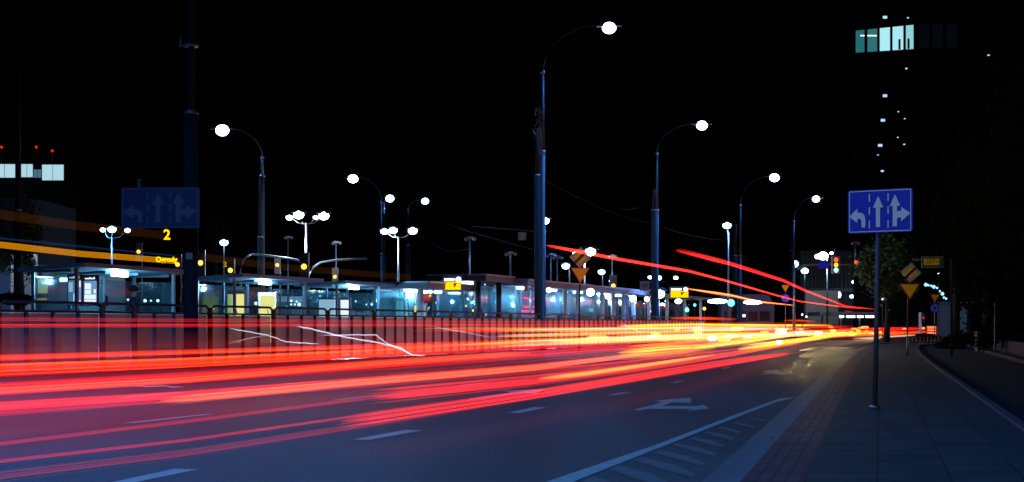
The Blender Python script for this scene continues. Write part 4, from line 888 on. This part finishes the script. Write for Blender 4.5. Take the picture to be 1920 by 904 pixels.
# ------------------------------------------------------------------ light streaks (each hangs in the air at lamp height over its lane)
RED=(1.,.008,.01); RO=(1.,.05,.005); OR=(1.,.22,.01); YE=(1.,.47,.01); WY=(1.,.72,.28); PK=(1.,.02,.018); WH=(.75,.8,1.)
def solveY(px,t):
    lo,hi=2.5,250.
    f=lambda Y:CX+FP*lane(t,Y)/Y-px
    for _ in range(40):
        m=(lo+hi)/2
        if f(m)<0: lo=m
        else: hi=m
    return (lo+hi)/2
def streak_pts(pl,t,zlo=.05,zhi=1.6,dx=28):
    out=[]
    for (x0,y0),(x1,y1) in zip(pl,pl[1:]):
        n=max(1,int(abs(x1-x0)/dx))
        for i in range(n+(1 if (x1,y1)==pl[-1] else 0)):
            x=x0+(x1-x0)*i/n; y=y0+(y1-y0)*i/n; Y=solveY(x,t); out.append(Vector((lane(t,Y),Y,max(zlo,min(zhi,H-(y-HY)*Y/FP)))))
    return out
def streak(pl,t,R_,col,s,label,k=5,asp=1.2,direct=None,soft=False):
    P=direct or streak_pts(pl,t); b=MB(); cn='streak_%d_%d_%d_%d'%(int(col[0]*99),int(col[1]*99),int(col[2]*99),int(s*100))+('_soft' if soft else '')
    kk=k*2+1 if k>1 else 1
    for j in range(kk):
        r=(R_*rnd(.07,.32) if j else R_*.85) if k>1 else R_; oz=0 if k==1 or j==0 else rnd(-R_,R_); ox=0 if k==1 or j==0 else rnd(-R_,R_)
        n=len(P); tp=6. if soft else 2.; rad=[r*min(1,(i+.2)/tp,(n-1-i+.3)/min(tp,3))*(min(1,max(P[i].y,4)/36)**.85 if not soft else 1) for i in range(n)]
        b.tube([p+Vector((ox,0,oz)) for p in P],rad,8,True,asp)
    o=b.build('light_streak',beam(cn,col,s,soft),smooth=True,base=P[0]); tag(o,label,'light streak','streaks of light above the traffic lanes'); return o
streak([(-60,598),(700,603),(1200,604),(1560,606)],.72,.035,RED,.2,'highest thin red streak across the railing bars',2)
streak([(-60,611),(700,610),(1200,609),(1600,611)],.72,.045,RED,.24,'second thin red streak just below the highest across the bars',3)
streak([(-60,670),(0,669),(350,659),(700,649),(1000,640),(1250,633)],.62,.05,RO,.5,'narrow red streak low across the railing bars',2)
streak([(-60,697),(0,693),(350,680),(700,662),(880,650),(1030,641),(1320,630)],.5,.07,RO,.5,'broad orange red streak along the foot of the railing',6)
streak([(-60,735),(0,730),(350,710),(700,681),(994,661)],.42,.055,RO,.55,'broad orange streak ending rounded in the middle of the street',6)
streak([(-60,741),(0,737),(350,715),(700,688),(994,664)],.42,.035,RED,.4,'red lower edge of the broad orange streak',3)
streak([(-60,770),(0,764),(350,742),(700,713),(1000,688),(1229,663)],.28,.06,(1.,.02,.014),.45,'broad pinkish red streak under the orange one',6)
streak([(300,752),(640,720),(1000,690),(1229,661)],.3,.07,(1.,.16,.05),.35,'pale orange core ending near the middle of the bend',4)
streak([(-60,781),(0,776),(700,722),(1100,688),(1400,655)],.22,.05,RED,.3,'thin red streak below the broad pinkish one',2)
streak([(1010,711),(1100,701),(1220,684),(1340,666)],.1,.05,(1.,.32,.03),.45,'bright yellow streak rising right above the arrow lane',4)
streak([(700,745),(990,716),(1340,672),(1500,648)],.12,.09,PK,.35,'soft red streak under the bright yellow one',4)
streak([(-60,838),(0,832),(350,790),(700,745),(1000,712)],.12,.035,PK,.28,'faint pink hairline over the dark near lanes',1)
streak([(-60,874),(0,866),(350,826),(700,776),(1000,735),(1300,692)],-.02,.016,PK,.3,'thin pink streak above the lowest one',2)
streak([(-60,905),(0,893),(350,850),(700,795),(1000,745),(1200,712),(1340,688),(1500,660)],-.08,.03,PK,.12,'lowest soft red streak nearest the viewer',5)
streak([(640,790),(1000,738),(1340,682),(1480,662)],-.05,.065,PK,.42,'broad coral band where the lowest streaks meet',5)
streak([(1030,641),(1345,634),(1600,624)],.5,.12,OR,.6,'upper orange streak right of the railing end',4)
streak([(1160,661),(1250,652),(1344,648)],.35,.09,YE,.5,'short yellow streak before the bend left of centre',4)
streak([(1303,652),(1350,646),(1405,639),(1480,630)],.2,.13,YE,.6,'brightest short yellow streak in the bend',5)
streak([(1385,655),(1480,641),(1570,628),(1640,624)],.05,.12,YE,.6,'long bright yellow streak beneath the traffic light',6)
streak([(1160,668),(1250,661),(1340,652)],.22,.1,OR,.5,'orange streak under the short yellow one',4)
streak([(1160,612),(1300,609),(1440,610),(1560,610)],.75,.1,YE,.6,'flat yellow streak along the top of the bend',4)
streak([(1258,597),(1320,597),(1380,599)],.85,.09,RO,.7,'short flat red streak above the bend below the canopy',2)
streak([(1470,601),(1500,601),(1528,603)],.6,.1,RO,.7,'short red streak left of the low canopy',2)
streak([(1160,635),(1340,630),(1440,626)],.6,.13,OR,.6,'middle orange streak in the bend',4)
streak([(1500,657),(1560,648),(1610,641),(1650,637)],-.12,.33,WY,1.5,'wide pale yellow glow put in for headlamp light on the asphalt of the bend',1,soft=True)  # glowing tube imitates headlamp light lying on the asphalt
streak([(1500,668),(1560,656),(1610,647),(1640,642)],-.2,.45,(1.,.7,.22),.5,'dim yellow glow put in for headlamp light on the asphalt beside the kerb',1,soft=True)  # second glow tube, same headlamp pool on the road
streak([(1560,630),(1640,626),(1700,624),(1742,622)],.1,.2,RO,.7,'red orange streak passing behind the right sign pole',5)
streak([(1560,620),(1640,618),(1730,616)],.3,.2,RED,.8,'red streak behind the right sign pole',4)
streak([(1600,635),(1660,633),(1720,628)],-.05,.16,(1.,.5,.3),.5,'pale orange streak right of the sign pole',4)
for t_,z_,R2,c_,s_,lab in [(.02,.45,.34,PK,.05,'wide faint crimson veil of light over the second lane'),(.16,.5,.4,PK,.06,'wide faint crimson veil of light over the third lane'),(.3,.55,.4,PK,.07,'wide faint crimson veil of light over the fourth lane'),(.46,.6,.42,PK,.06,'wide faint crimson veil of light nearest the railing')]:
    P=[Vector((lane(t_,Y),Y,z_)) for Y in [6*(130/6)**(i/26) for i in range(27)]]; streak(None,0,R2,c_,s_*2.2,lab,1,1.3,P,True)  # glow tubes added for the red wash of light on the asphalt
hs=[o for o in C.objects if o.get('label','').startswith('wide pale yellow')][0]
for Y_,e_ in ((40,30),(45,45),(50,60),(56,80),(63,100),(71,120),(80,130)): lamp((lane(-.14,Y_),Y_,.95),e_,(1.,.72,.25),hs,'POINT')  # added lights, no lamps of their own, imitating headlamp spill on the road
# roof lamps of tall vehicles
def arch(pl,z,R_,col,s,label,k=2):
    P=[]
    for (x0,y0),(x1,y1) in zip(pl,pl[1:]):
        n=max(1,int(abs(x1-x0)/25))
        for i in range(n+(1 if (x1,y1)==pl[-1] else 0)):
            x=x0+(x1-x0)*i/n; y=y0+(y1-y0)*i/n; Y=(z-H)*FP/(HY-y); P.append(W(x,y,Y))
    return streak(None,0,R_,col,s,label,k,1.,P)
arch([(1025,460),(1160,486),(1290,508),(1363,527),(1453,553),(1499,565),(1560,573),(1616,579)],3.0,.05,(1.,.03,.02),1.3,'long lower red arch of light descending from the middle lamp')
arch([(1269,469),(1367,494),(1468,526),(1510,545),(1585,574),(1640,580)],3.0,.055,(1.,.02,.02),1.3,'upper red arch of light descending to the bend')
arch([(1284,541),(1371,554),(1423,566),(1491,573)],3.0,.09,(1.,.2,.05),1.3,'short orange red arch from the amber board')
arch([(1585,584),(1640,589),(1690,588)],3.0,.12,(1.,.04,.02),1.,'short red arch behind the right sign pole')
# pale wavering streaks (glowing strands put in for glints off passing chrome)
def wav(pl,Y,R_,label,s=.8):
    P=[W(a,b_,Y+ (a-pl[0][0])*.012) for a,b_ in pl]
    Q=[]
    for a,b_ in zip(P,P[1:]):
        for i in range(4): Q.append(a.lerp(b_,i/4)+Vector((0,0,.006*math.sin(i*2.1))))
    Q.append(P[-1]); streak(None,0,R_*.75,WH,s*.6,label,2,1.,Q)
wav([(431,616),(460,621),(499,628),(515,633),(536,641),(565,643),(600,645)],33,.014,'leftmost thin white wavy streak over the railing')
wav([(431,643),(465,635),(499,628)],33,.009,'faint white line joining the leftmost wavy streak',.5)
wav([(556,612),(580,616),(604,622),(650,633),(700,641),(750,652),(773,666),(798,667)],36,.018,'long white wavy streak over the middle of the railing',.9)
wav([(600,629),(660,628),(705,628),(712,634),(727,645),(755,657),(773,666)],36,.014,'upper loop of the long white wavy streak')
wav([(803,611),(860,621),(933,635)],50,.014,'slanting thin white streak right of the wavy one',.5)
wav([(1165,606),(1180,614),(1201,623)],70,.02,'short white streak near the end of the railing',.8)
wav([(250,725),(300,724),(345,726)],16,.006,'tiny white hairline on the left part of the street',.5)
# a mass of finer streaks nobody could count
def mass(name,label,n,gen,mats):
    bs={m:MB() for m in mats}
    for _ in range(n):
        t,z0,ya,yb,r,m=gen(); N=max(6,int((yb-ya)/5)); P=[]
        for i in range(N+1):
            Y=ya*(yb/ya)**(i/N); P.append(Vector((lane(t,Y),Y,z0)))
        bs[m].tube(P,[r*min(1,(i+.2)/1.5,(N-i+.2)/1.5) for i in range(N+1)],6,True,1.3)
    k=0
    for m,b in bs.items():
        if b.v: o=b.build(name,beam(*m),smooth=True); tag(o,label[k%len(label)],None,None,'stuff'); k+=1
mr=('fine_red',RED,.28); mp=('fine_pink',PK,.16); mo=('fine_orange',OR,.5); my=('fine_yellow',YE,.5); mw=('fine_white',(1.,.7,.6),.45); mrr=('fine_red_far',RED,.45)
mass('fine_light_streaks',['faint fine streaks of red light over the left lanes','faint pink streaks over the lanes'],34,lambda:(rnd(.12,.6),rnd(.25,.75),rnd(4,30),rnd(60,110),rnd(.008,.022),random.choice([mr,mp])),[mr,mp])
mb1=('behind_red',(1.,.02,.03),.3); mb2=('behind_grey',(.62,.42,.5),.055)
def gb():
    ya=rnd(41,64); return (rnd(1.1,1.32),rnd(.12,1.42),ya,112,rnd(.03,.08),mb1)
mass('fine_light_streaks',['soft red streaks behind the upright bars of the railing'],44,gb,[mb1])
mass('fine_light_streaks',['pale violet streaks behind the left part of the railing'],46,lambda:(rnd(1.1,1.3),rnd(.08,1.42),26,rnd(50,80),rnd(.03,.07),mb2),[mb2])
def gy():
    ya=rnd(45,110); yb=min(175,ya+rnd(12,60)); return (rnd(-.05,.95),rnd(.3,1.0),ya,yb,rnd(.03,.07),random.choice([mo,my,mrr,mw,mo,mrr,mrr,mrr]))
mass('fine_light_streaks',['dense short yellow, orange and red streaks in the bend'],130,gy,[mo,my,mrr,mw])
mpt=('point_white',(1.,.75,.5),1.6); mpo=('point_orange',(1.,.3,.04),1.8)
def gpt():
    ya=rnd(55,165); return (rnd(-.05,.8),rnd(.35,.95),ya,ya+rnd(.8,6),rnd(.06,.13),random.choice([mpt,mpo,mpo]))
mass('fine_light_streaks',['tiny bright points of car lamps in the bend'],46,gpt,[mpt,mpo])

# LED destination streaks of a passing tram
def led(pl,Y0,label,col,s,hpx):
    P=[W(a,b_,Y) for (a,b_),Y in pl]
    b=MB(); n=5
    for j in range(n):
        o=(j/(n-1)-.5)*hpx*Y0/FP; b.tube([p+Vector((0,0,o)) for p in P],hpx*Y0/FP/n*.6,6)
    o=b.build('light_streak',beam('led_'+label[:6]+str(int(s*100)),col,s),base=P[0]); tag(o,label,'light streak','amber streaks of a tram display'); return o
led([((-40,452),39),((0,459),40),((150,476),43.5),((332,490),48)],44,'long amber streak from the left edge to the thick mast',(1.,.36,.0),.5,9)
led([((-40,396),39),((0,402),40),((150,424),43.5),((306,441),47.4)],44,'faint brown amber streak leading to the glowing numeral 2',(1.,.3,.02),.018,13)
led([((380,482),62),((540,502),68),((770,520),80)],70,'dim brown amber streak behind the floodlight pole',(1.,.4,.05),.015,10)
led([((-40,442),39),((0,447),40),((330,480),48)],44,'thin blue line above the long amber streak',(.1,.35,1.),.04,3)
for txt,px,py,Y,sz,lab in [('2',313,441,47.2,.42,'glowing amber numeral 2 at the end of the faint streak'),('Ogrody',312,487,47.2,.2,'glowing amber destination word at the end of the long streak'),('2',422,496,62,.28,'small dim amber numeral 2 right of the thick mast')]:
    c=W(px,py,Y); rr=root('led_text',tuple(c),lab,'display text'); text_mesh(txt,'lettering',g_led if px!=422 else glow('amber_dim',(.6,.3,.0),1.),sz,Matrix.Translation(c)@Matrix.Rotation(R(90),4,'X'),rr,.01,.006)

# ------------------------------------------------------------------ night sky, camera
w=bpy.data.worlds.new('World'); S.world=w; w.use_nodes=True; n=w.node_tree.nodes; l=w.node_tree.links
sk=n.new('ShaderNodeTexSky'); sk.sky_type='NISHITA'; sk.sun_disc=False; sk.sun_elevation=R(-4); sk.sun_rotation=R(200)
mx=n.new('ShaderNodeMix'); mx.data_type='RGBA'; mx.blend_type='MULTIPLY'; mx.inputs[0].default_value=1; mx.inputs[7].default_value=(.25,.4,1.,1)
l.new(sk.outputs[0],mx.inputs[6]); l.new(mx.outputs[2],n['Background'].inputs[0]); n['Background'].inputs[1].default_value=.12
cd=bpy.data.cameras.new('camera'); cam=bpy.data.objects.new('camera',cd); C.objects.link(cam); S.camera=cam
cam.location=(0,0,H); cam.rotation_euler=(R(90),0,0); cd.lens=36*FP/1920; cd.sensor_width=36; cd.shift_y=(HY-452)/1920; cd.clip_end=3000; cd.clip_start=.1
S.view_settings.view_transform='Standard'; S.view_settings.look='None'; S.view_settings.exposure=0; S.view_settings.gamma=1
cy=S.cycles; cy.use_denoising=True; cy.transparent_max_bounces=96; cy.max_bounces=6; cy.diffuse_bounces=2; cy.glossy_bounces=3; cy.transmission_bounces=4
cy.sample_clamp_indirect=4; cy.caustics_reflective=False; cy.caustics_refractive=False
try: cy.denoiser='OPENIMAGEDENOISE'
except Exception: pass
